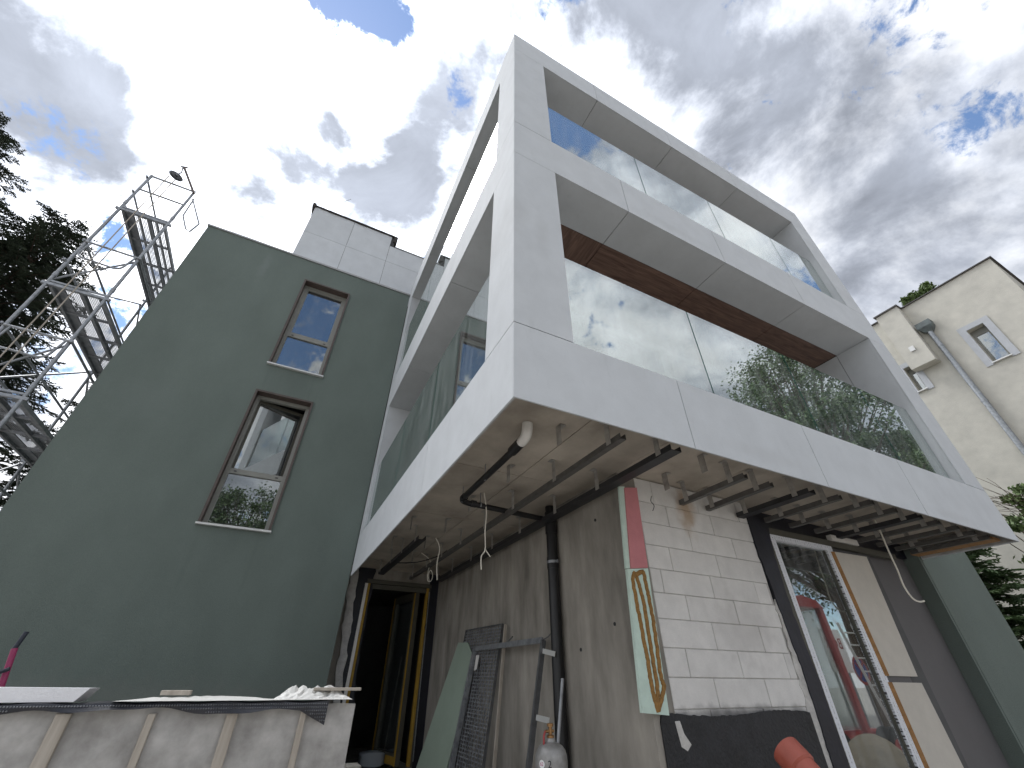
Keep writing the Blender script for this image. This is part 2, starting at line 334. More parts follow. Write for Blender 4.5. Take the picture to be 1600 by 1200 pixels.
# ------------------------------------------------------------------ builders
WLOC = {}
def thing(name, label, cat, loc=(0, 0, 0), group=None):
    o = bpy.data.objects.new(name, None); C.objects.link(o); o.location = loc; o.empty_display_size = 0.2
    o['label'] = label; o['category'] = cat
    if group: o['group'] = group
    WLOC[o.name] = Vector(loc)
    return o
def tag(o, label, cat, group=None):
    o['label'] = label; o['category'] = cat
    if group: o['group'] = group
    return o
class MB:
    """collects faces in world coordinates; build() links them as one mesh object"""
    def __init__(s): s.v = []; s.f = []; s.mi = []; s.cur = 0
    def add(s, vs, fs):
        b = len(s.v); s.v += [Vector(p) for p in vs]; s.f += [tuple(i + b for i in f) for f in fs]; s.mi += [s.cur] * len(fs); return s
    def box(s, x0, x1, y0, y1, z0, z1):
        v = [(x0, y0, z0), (x1, y0, z0), (x1, y1, z0), (x0, y1, z0), (x0, y0, z1), (x1, y0, z1), (x1, y1, z1), (x0, y1, z1)]
        return s.add(v, [(0, 3, 2, 1), (4, 5, 6, 7), (0, 1, 5, 4), (1, 2, 6, 5), (2, 3, 7, 6), (3, 0, 4, 7)])
    def bbox(s, x0, x1, y0, y1, z0, z1, c):       # chamfered box
        bm = bmesh.new(); bmesh.ops.create_cube(bm, size=1)
        for w in bm.verts: w.co = Vector(((x0 + x1) / 2 + w.co.x * (x1 - x0), (y0 + y1) / 2 + w.co.y * (y1 - y0), (z0 + z1) / 2 + w.co.z * (z1 - z0)))
        bmesh.ops.bevel(bm, geom=bm.edges[:], offset=c, segments=1, affect='EDGES', profile=0.5)
        return s.from_bm(bm)
    def from_bm(s, bm):
        bm.verts.index_update(); vs = [w.co.copy() for w in bm.verts]; fs = [[w.index for w in f.verts] for f in bm.faces]; bm.free()
        return s.add(vs, fs)
    def prism(s, pts, ext):                       # polygon (list of points) extruded by vector
        n = len(pts); P = [Vector(p) for p in pts]; e = Vector(ext)
        return s.add(P + [p + e for p in P], [tuple(range(n))[::-1], tuple(range(n, 2 * n))] + [(i, (i + 1) % n, n + (i + 1) % n, n + i) for i in range(n)])
    def tube(s, pts, r, seg=10, caps=True, r2=None):
        P = [Vector(p) for p in pts]; n = len(P); rings = []
        t0 = (P[1] - P[0]).normalized()
        ref = Vector((0, 0, 1)) if abs(t0.z) < 0.9 else Vector((1, 0, 0))
        a = t0.cross(ref).normalized()
        for i in range(n):
            t = ((P[min(i + 1, n - 1)] - P[max(i - 1, 0)])).normalized()
            a = (a - t * a.dot(t)).normalized(); b = t.cross(a)
            rr = r if r2 is None else r + (r2 - r) * i / (n - 1)
            rings.append([P[i] + (a * math.cos(2 * math.pi * k / seg) + b * math.sin(2 * math.pi * k / seg)) * rr for k in range(seg)])
        vs = [p for g in rings for p in g]
        fs = [(i * seg + k, i * seg + (k + 1) % seg, (i + 1) * seg + (k + 1) % seg, (i + 1) * seg + k) for i in range(n - 1) for k in range(seg)]
        if caps: fs += [tuple(range(seg))[::-1], tuple((n - 1) * seg + k for k in range(seg))]
        return s.add(vs, fs)
    def bar(s, p0, p1, w, h, side=None):          # rectangular bar between two points
        p0 = Vector(p0); p1 = Vector(p1); t = (p1 - p0).normalized()
        ref = Vector(side) if side is not None else (Vector((0, 0, 1)) if abs(t.z) < 0.9 else Vector((1, 0, 0)))
        a = (ref - t * ref.dot(t)).normalized(); b = t.cross(a)
        vs = [p + a * sa * w / 2 + b * sb * h / 2 for p in (p0, p1) for sa, sb in ((-1, -1), (1, -1), (1, 1), (-1, 1))]
        return s.add(vs, [(0, 3, 2, 1), (4, 5, 6, 7), (0, 1, 5, 4), (1, 2, 6, 5), (2, 3, 7, 6), (3, 0, 4, 7)])
    def lathe(s, base, prof, seg=24):
        B = Vector(base); vs = []; 
        for (r, z) in prof:
            vs += [B + Vector((r * math.cos(2 * math.pi * k / seg), r * math.sin(2 * math.pi * k / seg), z)) for k in range(seg)]
        n = len(prof)
        fs = [(i * seg + k, i * seg + (k + 1) % seg, (i + 1) * seg + (k + 1) % seg, (i + 1) * seg + k) for i in range(n - 1) for k in range(seg)]
        fs += [tuple(range(seg))[::-1], tuple((n - 1) * seg + k for k in range(seg))]
        return s.add(vs, fs)
    def build(s, name, material, parent=None, smooth=False, kind=None):
        xs = [p.x for p in s.v]; ys = [p.y for p in s.v]; zs = [p.z for p in s.v]
        o = Vector(((min(xs) + max(xs)) / 2, (min(ys) + max(ys)) / 2, min(zs)))
        me = bpy.data.meshes.new(name); me.from_pydata([p - o for p in s.v], [], s.f); me.update()
        ms = material if isinstance(material, (list, tuple)) else [material]
        for x in ms: me.materials.append(MATS[x])
        if len(ms) > 1: me.polygons.foreach_set('material_index', s.mi)
        if smooth:
            me.polygons.foreach_set('use_smooth', [True] * len(me.polygons))
        ob = bpy.data.objects.new(name, me); C.objects.link(ob)
        WLOC[ob.name] = o
        if parent is not None:
            ob.parent = parent; ob.location = o - WLOC[parent.name]
        else: ob.location = o
        if kind: ob['kind'] = kind
        return ob
def box(name, x0, x1, y0, y1, z0, z1, material, parent=None, bev=0.0, kind=None):
    mb = MB()
    mb.bbox(x0, x1, y0, y1, z0, z1, bev) if bev > 0 else mb.box(x0, x1, y0, y1, z0, z1)
    return mb.build(name, material, parent, kind=kind)
def hide_smooth(o, ang=40):
    try:
        me = o.data; me.polygons.foreach_set('use_smooth', [True] * len(me.polygons))
        me.set_sharp_from_angle(angle=R(ang))
    except Exception: pass
    return o
def text_mesh(s, size, name='lettering'):
    cu = bpy.data.curves.new('lettering_curve', 'FONT'); cu.body = s; cu.size = size; cu.align_x = 'CENTER'; cu.align_y = 'CENTER'
    to = bpy.data.objects.new('lettering_tmp', cu); C.objects.link(to)
    dg = bpy.context.evaluated_depsgraph_get(); dg.update()
    me = to.evaluated_get(dg).to_mesh()
    vs = [w.co.copy() for w in me.vertices]; fs = [tuple(p.vertices) for p in me.polygons]
    to.evaluated_get(dg).to_mesh_clear()
    bpy.data.objects.remove(to); bpy.data.curves.remove(cu)
    return vs, fs
def jit(a): return random.uniform(-a, a)

# ------------------------------------------------------------------ dimensions of the building (metres; corner of the box = 0,0)
W = 6.595; D = 5.65
ZB, Z1, Z3, Z4, Z5, ZT = 2.973, 3.583, 5.947, 6.638, 9.0, 9.642
XL, XR = 0.48, 6.113
YR = 5.30
ZS = 3.19                                          # underside of the concrete slab
YB = 0.97                                          # plane of the lower front wall
XW = 1.55                                          # face of the long concrete wall
YD = 6.0                                           # plane of the entrance door
GF = 0.62                                          # entrance floor level
G = 0.004

# ------------------------------------------------------------------ setting
mb = MB(); mb.add([(-900, -900, 0), (900, -900, 0), (900, 900, 0), (-900, 900, 0)], [(0, 1, 2, 3)])
mb.build('ground', 'ground_gravel', kind='structure')
box('terrace', -4.28, -0.32, 1.86, 5.60, 0.004, 1.30, 'ground_gravel', kind='structure')
fl = box('entrance_floor', -0.28, XW - 0.01, 1.2, YD + 3.4, 0.004, GF - 0.02, 'concrete_rough', kind='structure')
for i in range(3):
    for j in range(8):
        x0 = -0.27 + i * 0.605; y0 = 2.0 + j * 0.605
        if y0 + 0.6 > YD - 0.05: continue
        box('tile', x0, x0 + 0.6, y0, y0 + 0.6, GF - 0.0195, GF + jit(0.001), 'tile_grey', fl)

# ------------------------------------------------------------------ the building
B = thing('apartment_building', 'unfinished dark green and white cladded apartment building with projecting balcony box', 'building', (2.0, 8.0, 0))

# dark green rendered wall with two window openings
WIN = [(-2.25, -1.305, 6.44, 8.76), (-2.25, -1.305, 3.49, 5.83)]
mb = MB()
x0w, x1w, zt_g = -4.30, -0.012, 9.36
mb.box(x0w, -2.25, D, D + 0.3, 0, zt_g); mb.box(-1.305, x1w, D, D + 0.3, 0, zt_g)
mb.box(-2.25, -1.305, D, D + 0.3, 0, 3.49); mb.box(-2.25, -1.305, D, D + 0.3, 5.83, 6.44); mb.box(-2.25, -1.305, D, D + 0.3, 8.76, zt_g)
mb.box(x0w, x0w + 0.3, D + 0.3, 15, 0, zt_g)
mb.build('rendered_wall', 'green_render', B)
mb = MB(); mb.box(x0w - 0.02, 0.0, D - 0.025, D + 0.33, zt_g + 0.002, zt_g + 0.045); mb.box(x0w - 0.02, x0w + 0.33, D + 0.33, 15, zt_g + 0.002, zt_g + 0.045)
mb.build('parapet_cap', 'parapet_metal', B)
mb = MB(); mb.tube([(-3.75, D + 0.15, zt_g + 0.045), (-3.75, D + 0.15, zt_g + 0.13)], 0.012, 8); mb.box(-3.80, -3.70, D + 0.10, D + 0.2, zt_g + 0.045, zt_g + 0.06); mb.build('roof_clamp', 'galvanised', B)
# main body hidden behind
mb = MB(); mb.box(-4.0, 8.0, D + 0.3, 15, 9.1, 9.3); mb.build('main_roof', 'roof_felt', B)
mb = MB(); mb.box(-4.3, 8.0, 15, 15.3, 0, 9.3); mb.box(8.0, 8.12, YB + 0.3, 15.3, 0, 9.3); mb.build('rear_wall', 'green_render', B)
mb = MB(); mb.box(-4.0, 0.02, D + 0.31, 14.9, 6.02, 6.3); mb.box(-4.0, 0.02, D + 0.31, 14.9, 3.05, 3.3); mb.box(-4.0, 0.02, 9.6, 9.8, 0, 9.1); mb.box(-0.2, -0.02, D + 0.31, 9.6, 0, 9.1)
mb.build('interior_wall', 'interior_dark', B)

def window(x0, x1, z0, z1, zt, tilt):
    w = thing('window', '', '', ((x0 + x1) / 2, D, z0)); del w['label']; del w['category']
    w.parent = B; w.location = Vector(((x0 + x1) / 2, D, z0)) - WLOC[B.name]
    t = 0.028; y0 = D - 0.03; y1 = D + 0.2
    mb = MB(); mb.box(x0 - 0.004, x0 + t, y0, y1, z0, z1 + 0.004); mb.box(x1 - t, x1 + 0.004, y0, y1, z0, z1 + 0.004); mb.box(x0 + t, x1 - t, y0, y1, z1 - t, z1 + 0.004)
    mb.build('reveal_lining', 'brown_metal', w)
    mb = MB(); mb.box(x0 - 0.02, x1 + 0.02, y0 - 0.025, y1, z0 - 0.03, z0 - 0.003); mb.build('sill', 'sill_metal', w)
    fx0, fx1, fz0, fz1 = x0 + t, x1 - t, z0, z1 - t
    fy0, fy1 = D + 0.13, D + 0.20; fr = 0.062
    mb = MB(); mb.box(fx0, fx0 + fr, fy0, fy1, fz0, fz1); mb.box(fx1 - fr, fx1, fy0, fy1, fz0, fz1)
    mb.box(fx0 + fr, fx1 - fr, fy0, fy1, fz1 - fr, fz1); mb.box(fx0 + fr, fx1 - fr, fy0, fy1, fz0, fz0 + 0.05); mb.box(fx0 + fr, fx1 - fr, fy0, fy1, zt - 0.04, zt + 0.04)
    mb.build('frame', 'window_grey', w)
    for k in (0.16, 0.84):
        xx = fx0 + (fx1 - fx0) * k; box('drain_cap', xx - 0.02, xx + 0.02, fy0 - 0.006, fy0 - 0.001, zt - 0.012, zt + 0.006, 'rail_black', w)
    box('pane', fx0 + fr - 0.01, fx1 - fr + 0.01, fy0 + 0.03, fy0 + 0.045, fz0 + 0.045, zt - 0.035, 'window_glass', w)
    # upper sash
    sx0, sx1, sz0, sz1 = fx0 + fr - 0.015, fx1 - fr + 0.015, zt + 0.03, fz1 - fr + 0.015
    def tl(p):                                      # side-hung, swung into the room about its left edge
        p = Vector(p); a = R(14) if tilt else 0
        dx = p.x - sx0; dy = p.y - fy1
        return Vector((sx0 + dx * math.cos(a) - dy * math.sin(a), fy1 + dx * math.sin(a) + dy * math.cos(a) + (0.004 if tilt else -0.055), p.z))
    s = 0.05
    mb = MB(); 
    for (a, b_, c, d_) in ((sx0, sx0 + s, sz0, sz1), (sx1 - s, sx1, sz0, sz1), (sx0 + s, sx1 - s, sz1 - s, sz1), (sx0 + s, sx1 - s, sz0, sz0 + s)):
        mb.box(a, b_, fy1, fy1 + 0.05, c, d_)
    mb.v = [tl(p) for p in mb.v]
    sh = mb.build('sash', 'olive_frame' if tilt else 'window_grey', w)
    mb = MB(); mb.box(sx0 + s - 0.008, sx1 - s + 0.008, fy1 + 0.02, fy1 + 0.034, sz0 + s - 0.008, sz1 - s + 0.008); mb.v = [tl(p) for p in mb.v]
    mb.build('pane', 'window_glass', w)
    return w
window(*WIN[0], 7.31, False)
window(*WIN[1], 4.37, True)

# roof superstructure with white panels
P = thing('penthouse', '', '', (-1.0, 6.2, 9.3)); del P['label']; del P['category']; P.parent = B; P.location = Vector((-1.0, 6.2, 9.3)) - WLOC[B.name]
mb = MB(); mb.box(-2.80, -0.66, 6.215, 9.5, 9.31, 11.97); mb.box(-0.66, 3.0, 6.215, 9.5, 9.31, 11.55); mb.build('core', 'clad_core', P)
xs = [-2.83, -1.80, -0.76, 0.28, 1.32]
for i in range(4):
    for (a, b_) in ((9.32, 10.92), (10.92, 11.99 if i < 2 else 11.58)):
        box('cladding_panel', xs[i] + G, xs[i + 1] - G, 6.2, 6.213, a + G, b_ - G, 'cladding', P)
for j in range(3):
    for (a, b_) in ((9.32, 10.92), (10.92, 11.99)):
        box('cladding_panel', -2.83, -2.815, 6.216 + j * 1.1, 6.216 + j * 1.1 + 1.09, a + G, b_ - G, 'cladding', P)
mb = MB()
n = 28; top = []
for i in range(n + 1):
    x = -2.88 + 2.26 * i / n; top.append((x, jit(0.012)))
for i in range(n):
    (xa, ja), (xb, jb) = top[i], top[i + 1]
    mb.add([(xa, 6.17 + ja, 11.975 + ja), (xb, 6.17 + jb, 11.975 + jb), (xb, 6.16 + jb, 12.02 + jb), (xa, 6.16 + ja, 12.02 + ja), (xb, 6.6, 12.03 + jb), (xa, 6.6, 12.03 + ja)], [(0, 1, 2, 3), (3, 2, 4, 5)])
mb.box(-2.90, -2.82, 6.15, 6.6, 11.93, 12.07); mb.box(-0.70, -0.60, 6.17, 6.5, 11.78, 12.02)
mb.build('roof_membrane', 'roof_felt', P)
box('parapet_cap', -0.62, 1.4, 6.18, 6.5, 11.585, 11.61, 'parapet_metal', P)
mb = MB(); a = py_(515, 331, 6.6); b_ = py_(520, 322, 6.6); c_ = py_(549, 311, 6.6); mb.tube([(a.x, 6.6, 11.9), a, b_, c_], 0.007, 6); mb.build('lightning_rod', 'galvanised', P)

# ---- balcony box: core, cladding, soffits
F = thing('balcony_box', '', '', (3.0, 0.0, ZB)); del F['label']; del F['category']; F.parent = B; F.location = Vector((3.0, 0, ZB)) - WLOC[B.name]
mb = MB()
c = 0.016
mb.box(c, W - c, c, D - 0.01, ZS + 0.014, Z1 - 0.012)                 # first slab
mb.box(c, W - c, c, 0.03, ZB + 0.012, ZS + 0.014); mb.box(c, 0.03, 0.03, D - 0.01, ZB + 0.012, ZS + 0.014); mb.box(W - 0.03, W - c, 0.03, YB - 0.02, ZB + 0.012, ZS + 0.014)
mb.build('floor_slab', 'concrete_rough', F)
mb = MB(); mb.box(c, W - c, c, D - 0.01, Z3 + 0.02, Z4 - 0.012); mb.build('floor_slab', 'clad_core', F)
mb = MB(); mb.box(c, W - c, c, D - 0.01, Z5 + 0.02, ZT - 0.012); mb.build('roof_slab', 'clad_core', F)
for (za, zb_) in ((Z1 - 0.012, Z3 + 0.02), (Z4 - 0.012, Z5 + 0.02)):
    for r4 in ((c, XL - c, c, 0.43), (XR + c, W - c, c, 1.6), (c, 0.43, YR + c, D - 0.01)): box('pillar_core', *r4, za, zb_, 'clad_core', F)
XJ = [0.0, 1.458, 3.005, 4.592, W]; YJ = [0.013, 1.88, 3.95, D - 0.004]
def clad(x0, x1, y0, y1, z0, z1): return box('cladding_panel', x0, x1, y0, y1, z0, z1, 'cladding', F)
for (a, b_) in ((ZB, Z1), (Z3, Z4), (Z5, ZT)):
    for i in range(4):
        clad(XJ[i] + (G if i else 0), XJ[i + 1] - (G if i < 3 else 0), 0, 0.012, a, b_ - G)
    for i in range(3):
        clad(0, 0.012, YJ[i] + (G if i else 0.001), YJ[i + 1] - G, a, b_ - G)
    for i in range(3):
        clad(W - 0.012, W, YJ[i] + G, YJ[i + 1] - G, a, b_ - G)
for (a, b_) in ((Z1, Z3), (Z4, Z5)):
    clad(0, XL, 0, 0.012, a + G, b_ - G); clad(XR, W, 0, 0.012, a + G, b_ - G)
    clad(0, 0.012, 0.014, XL, a + G, b_ - G); clad(0, 0.012, YR, D - G, a + G, b_ - G)
    clad(XL - 0.012, XL, 0.014, 0.43, a + G, b_ - G); clad(0.014, XL - 0.014, 0.431, 0.443, a + G, b_ - G)
    clad(XR, XR + 0.012, 0.014, 0.485, a + G, b_ - G); clad(XR + 0.004, XR + 0.014, 0.493, 1.55, a + G, b_ - G)
    clad(0.014, 0.43, YR, YR + 0.012, a + G, b_ - G)
    clad(W - 0.012, W, 0.014, 1.6, a + G, b_ - G)
# grey soffit strips under the middle and top bands
for zz_ in (Z3, Z5):
    seg = [0.014, 1.458, 3.005, 4.592, XR + 0.013]
    for i in range(4):
        clad(seg[i] + (G if i else 0), seg[i + 1] - G, 0.014, 0.482, zz_ + 0.001, zz_ + 0.013)
    seg = [0.490, 1.88, 3.95, YR + 0.013]
    for i in range(3):
        clad(0.014, 0.432, seg[i] + (G if i else 0), seg[i + 1] - G, zz_ + 0.001, zz_ + 0.013)
# wood-grain soffit panels deeper in
for zz_ in (Z3, Z5):
    seg = [0.44, 1.458, 3.005, 4.592, XR + 0.002]
    for i in range(4):
        box('soffit_board', seg[i] + G, seg[i + 1] - G, 0.490, 1.6, zz_ + 0.004, zz_ + 0.016, 'wood_y' if i == 0 else 'wood_x', F)
    seg = [1.606, 3.95, YR]
    for i in range(2):
        box('soffit_board', 0.44, 1.6, seg[i] + G, seg[i + 1] - G, zz_ + 0.004, zz_ + 0.016, 'wood_y', F)
# loggia back walls with glazed doors
for (a, b_) in ((Z1 - 0.012, Z3 + 0.003), (Z4 - 0.012, Z5 + 0.003)):
    mb = MB(); mb.box(1.55, XR + 0.2, 1.6, 1.75, a, b_); mb.box(1.55, 1.7, 1.75, D + 0.4, a, b_)
    mb.build('loggia_wall', 'loggia_wall', F)
    for xx in (1.9, 3.5):
        d = thing('balcony_door', '', '', (xx + 0.7, 1.6, a)); del d['label']; del d['category']; d.parent = F; d.location = Vector((xx + 0.7, 1.6, a)) - WLOC[F.name]
        o = MB().box(xx, xx + 0.06, 1.56, 1.598, a + 0.02, a + 2.2).box(xx + 1.34, xx + 1.4, 1.56, 1.598, a + 0.02, a + 2.2).box(xx + 0.06, xx + 1.34, 1.56, 1.598, a + 2.14, a + 2.2).box(xx + 0.06, xx + 1.34, 1.56, 1.598, a + 0.02, a + 0.09)
        f_ = o.build('door_frame', 'olive_frame', F); f_.location = f_.location
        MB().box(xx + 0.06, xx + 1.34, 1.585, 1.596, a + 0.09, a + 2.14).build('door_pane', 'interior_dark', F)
        bpy.data.objects.remove(d)
mb = MB(); mb.box(0.10, 0.34, 4.6, D - 0.05, ZT - 0.012, ZT + 0.02)
mb.prism([(0.05, 4.3, ZT + 0.0), (0.05, 5.6, ZT + 0.0), (0.05, 5.6, ZT + 0.30), (0.05, 4.9, ZT + 0.26)], (0.25, 0, 0)); mb.build('roof_membrane', 'roof_felt', F)

# ---- glass balustrades
def balustrade(panes, zt, z0):
    g = thing('glass_balustrade', '', '', panes[0][0]); del g['label']; del g['category']; g.parent = B; g.location = Vector(panes[0][0]) - WLOC[B.name]
    for (p, q_) in panes:
        p = Vector(p); q_ = Vector(q_); t = (q_ - p).normalized(); nn = Vector((-t.y, t.x, 0)) * 0.008
        a = p + t * 0.007; b_ = q_ - t * 0.007
        mb = MB(); mb.cur = 0
        v = [a - nn, b_ - nn, b_ + nn, a + nn]
        vv = [Vector((w.x, w.y, z0)) for w in v] + [Vector((w.x, w.y, zt)) for w in v]
        mb.add(vv, [(0, 1, 5, 4), (2, 3, 7, 6)]); mb.cur = 1
        mb.add(vv, [(0, 3, 2, 1), (4, 5, 6, 7), (1, 2, 6, 5), (3, 0, 4, 7)])
        mb.build('pane', ['balcony_glass', 'glass_edge'], g)
for (zt, z0) in ((4.70, 3.54), (7.895, 6.60)):
    xs = [0.485, 2.025, 3.512, 5.00, XR - 0.004]
    balustrade([((xs[i], 0.105, z0), (xs[i + 1], 0.105, z0)) for i in range(4)], zt, z0)
    ys = [0.50, 2.025, 3.512, YR - 0.01]
    balustrade([((0.045, ys[i + 1], z0), (0.045, ys[i], z0)) for i in range(3)], zt, z0)

# ---- concrete soffit in formwork panels
S = thing('concrete_soffit', '', '', (3.0, 2.0, ZS)); del S['label']; del S['category']; S.parent = B; S.location = Vector((3.0, 2.0, ZS)) - WLOC[B.name]
xb = [0.03, 0.80, 1.55, 2.55, 3.55, 4.55, 5.55, W - 0.03]; yb_ = [0.03, 1.45, 2.85, 4.25, 5.4, YD + 0.15]
for i in range(len(xb) - 1):
    for j in range(len(yb_) - 1):
        if i >= 2 and j >= 1: continue
        dz = jit(0.0025)
        box('formwork_panel', xb[i] + 0.004, xb[i + 1] - 0.004, yb_[j] + 0.004, yb_[j + 1] - 0.004, ZS + dz, ZS + 0.0135, 'concrete_soffit', S)
box('slab', 0.105, W - 0.105, D - 0.005, YD + 0.16, ZS + 0.0136, Z1 - 0.02, 'concrete_soffit', S)

# ---- ceiling rails with sheet-metal hangers
def rail(x, y0, y1, wide, black, zb=2.995, step=0.62):
    rt = thing('ceiling_rail', '', '', (x, y0, zb)); del rt['label']; del rt['category']; rt.parent = B; rt.location = Vector((x, y0, zb)) - WLOC[B.name]
    h = 0.045
    mb = MB(); mb.box(x - wide / 2, x + wide / 2, y0, y1, zb, zb + 0.004); mb.box(x - wide / 2, x - wide / 2 + 0.003, y0, y1, zb + 0.004, zb + h); mb.box(x + wide / 2 - 0.003, x + wide / 2, y0, y1, zb + 0.004, zb + h)
    mb.build('channel', 'rail_black' if black else 'rail_grey_shaded', rt)
    y = y0 + 0.10
    while y < y1 - 0.05:
        mb = MB(); s = -1 if random.random() < 0.5 else 1
        xx = x - wide / 2 - 0.006
        mb.box(xx - 0.0015, xx + 0.0015, y, y + 0.05, zb + 0.008, ZS - 0.003); mb.box(xx - 0.04, xx, y - 0.005, y + 0.055, ZS - 0.0075, ZS - 0.0035)
        mb.box(xx - 0.004, xx - 0.0016, y + 0.03, y + 0.04, zb + 0.06, zb + 0.10)
        mb.build('hanger', 'rail_grey', rt)
        y += step + jit(0.06)
rail(0.42, 3.23, 5.42, 0.09, True)
rail(0.94, 0.155, 5.58, 0.05, False, step=0.72)
rail(1.40, 0.12, 5.5, 0.10, True, step=0.72)
for i, (x, y0, y1, w_, bl) in enumerate([(2.28, 0.23, 0.95, 0.05, False), (2.63, 0.25, 0.95, 0.05, False), (3.09, 0.19, 0.95, 0.10, True), (3.46, 0.16, 0.93, 0.05, False), (3.86, 0.10, 0.93, 0.05, False),
                                         (4.30, 0.12, 0.93, 0.05, False), (4.72, 0.11, 0.93, 0.10, True), (5.12, 0.12, 0.93, 0.05, False), (5.52, 0.12, 0.93, 0.05, False), (5.92, 0.13, 0.93, 0.05, False), (6.28, 0.13, 0.93, 0.05, False)]):
    rail(x, y0, y1, w_, bl, step=0.5)
# loose hangers still waiting for a rail
for (x, y) in ((0.62, 0.45), (0.60, 1.25), (0.58, 2.1), (0.60, 2.9), (0.60, 3.7), (1.95, 0.32), (1.95, 0.75), (0.22, 3.0), (0.22, 3.9), (0.66, 4.5)):
    mb = MB(); mb.box(x - 0.0015, x + 0.0015, y, y + 0.06, 3.03, ZS - 0.003); mb.box(x, x + 0.05, y - 0.005, y + 0.065, ZS - 0.0075, ZS - 0.0035); mb.build('hanger', 'rail_grey', B)
box('edge_batten', W - 0.30, W - 0.11, 0.12, 0.95, ZB + 0.02, ZB + 0.05, 'tan_edge', B)

# ---- long concrete wall beside the entrance
cw = thing('concrete_wall', '', '', (XW, 3.5, 0)); del cw['label']; del cw['category']; cw.parent = B; cw.location = Vector((XW, 3.5, 0)) - WLOC[B.name]
ywl = [YB, 2.02, 2.72, 3.42, 4.12, 4.82, 5.5, YD + 0.01]
for i in range(len(ywl) - 1):
    d_ = jit(0.002)
    box('formwork_panel', XW + d_, XW + 0.2, ywl[i] + (0.0015 if i else 0), ywl[i + 1] - 0.0015, 0.0, ZS, 'concrete_wall', cw)
for (y, z) in ((1.35, 2.86), (1.25, 2.0), (4.75, 2.05), (3.45, 1.95), (1.75, 1.85)):
    mb = MB(); mb.tube([(XW - 0.006, y, z), (XW + 0.01, y, z)], 0.014, 12); mb.build('tie_hole_plug', 'rail_black', cw)
# ---- block wall
bw = thing('block_wall', '', '', (2.4, YB, 0)); del bw['label']; del bw['category']; bw.parent = B; bw.location = Vector((2.4, YB, 0)) - WLOC[B.name]
zc = [0.55, 0.73, 0.913, 1.096, 1.28, 1.464, 1.649, 1.832, 2.025, 2.21, 2.391, 2.582, 2.771, 2.96, ZS - 0.01]
jo = {5: 2.205, 6: 1.971, 7: 2.325, 8: 2.098, 9: 2.44, 10: 2.02, 11: 2.31, 12: 2.087, 13: 1.95}
box('mortar_bed', 1.70, 3.23, YB + 0.012, YB + 0.2, 0.0, ZS - 0.004, 'mortar', bw)
for r_ in range(len(zc) - 1):
    j0 = jo.get(r_, 2.1 + 0.25 * (r_ % 2)); xs = [1.752]
    x = j0
    while x - 0.57 > 1.80: x -= 0.57
    while x < 3.15: xs.append(x); x += 0.57
    xs.append(3.235 - (0.03 if r_ < 11 else 0) + jit(0.02))
    for i in range(len(xs) - 1):
        mb = MB(); mb.bbox(xs[i] + 0.0025, xs[i + 1] - 0.0025, YB + jit(0.0025), YB + 0.15, zc[r_] + 0.002, zc[r_ + 1] - 0.002, 0.004)
        mb.build('block', 'block', bw)
# insulation at the corner: pink strip above, mint board with glue beads below
mb = MB(); mb.prism([py_(967, 760, 0.945), py_(978.5, 888, 0.945), py_(985.5, 888, 0.945), py_(975.5, 760, 0.945)], (0, 0.02, 0)); mb.build('insulation_strip', 'mint_foam', B)
mb = MB(); mb.prism([py_(976, 762, 0.935), py_(986, 888, 0.935), py_(1012.5, 887, 0.935), py_(995, 762, 0.935)], (0, 0.03, 0)); mb.build('pink_insulation', 'pink_foam', B)
gb = MB().prism([py_(980, 889, 0.94), py_(1004, 1114, 0.94), py_(1046, 1118, 0.94), py_(1012.5, 888, 0.94)], (0, 0.026, 0)).build('mint_insulation', 'mint_foam', B)
zp = lambda x, y: (820 + .3833 * x, 740 + .3833 * y)
beads = [[(445, 402), (440, 440), (455, 520), (470, 600), (485, 680), (500, 750), (510, 830), (525, 900), (545, 972)],
         [(455, 420), (468, 460), (483, 520), (495, 590), (508, 680), (522, 760), (535, 830), (542, 900), (538, 955)],
         [(482, 398), (494, 450), (505, 500), (518, 570), (530, 640), (540, 720), (550, 800), (562, 856), (569, 862), (558, 920), (545, 965)],
         [(442, 404), (456, 412), (470, 402), (484, 400)]]
for bd in beads:
    pts = [];
    for i in range(len(bd) - 1):
        for k in range(6):
            t = k / 6; x = bd[i][0] + (bd[i + 1][0] - bd[i][0]) * t; y = bd[i][1] + (bd[i + 1][1] - bd[i][1]) * t
            pts.append(py_(*zp(x + jit(1.6), y), 0.9395))
    pts.append(py_(*zp(*bd[-1]), 0.9395))
    mb = MB(); mb.tube(pts, 0.0175, 8); mb.v = [Vector((p.x, 0.9395 + (p.y - 0.9395) * 0.6, p.z)) for p in mb.v]
    hide_smooth(mb.build('glue_bead', 'glue', gb), 80)
# bitumen base coat with ragged upper edge, smear
top = [(1.60, 1.40)]
x = 1.60
while x < 3.2: x += 0.02; top.append((x, 1.435 + 0.012 * math.sin(x * 5) + jit(0.004)))
MB().prism([(p[0], YB - 0.012, p[1]) for p in top] + [(3.22, YB - 0.012, 0.0), (1.60, YB - 0.012, 0.0)], (0, 0.009, 0)).build('bitumen_coat', 'bitumen', B)
sm = [zp(612, 1010), zp(632, 1008), zp(650, 1060), zp(680, 1105), zp(665, 1132), zp(640, 1115), zp(625, 1060)]
MB().prism([py_(*p, YB - 0.0135) for p in sm], (0, 0.001, 0)).build('mortar_smear', 'mortar', B)
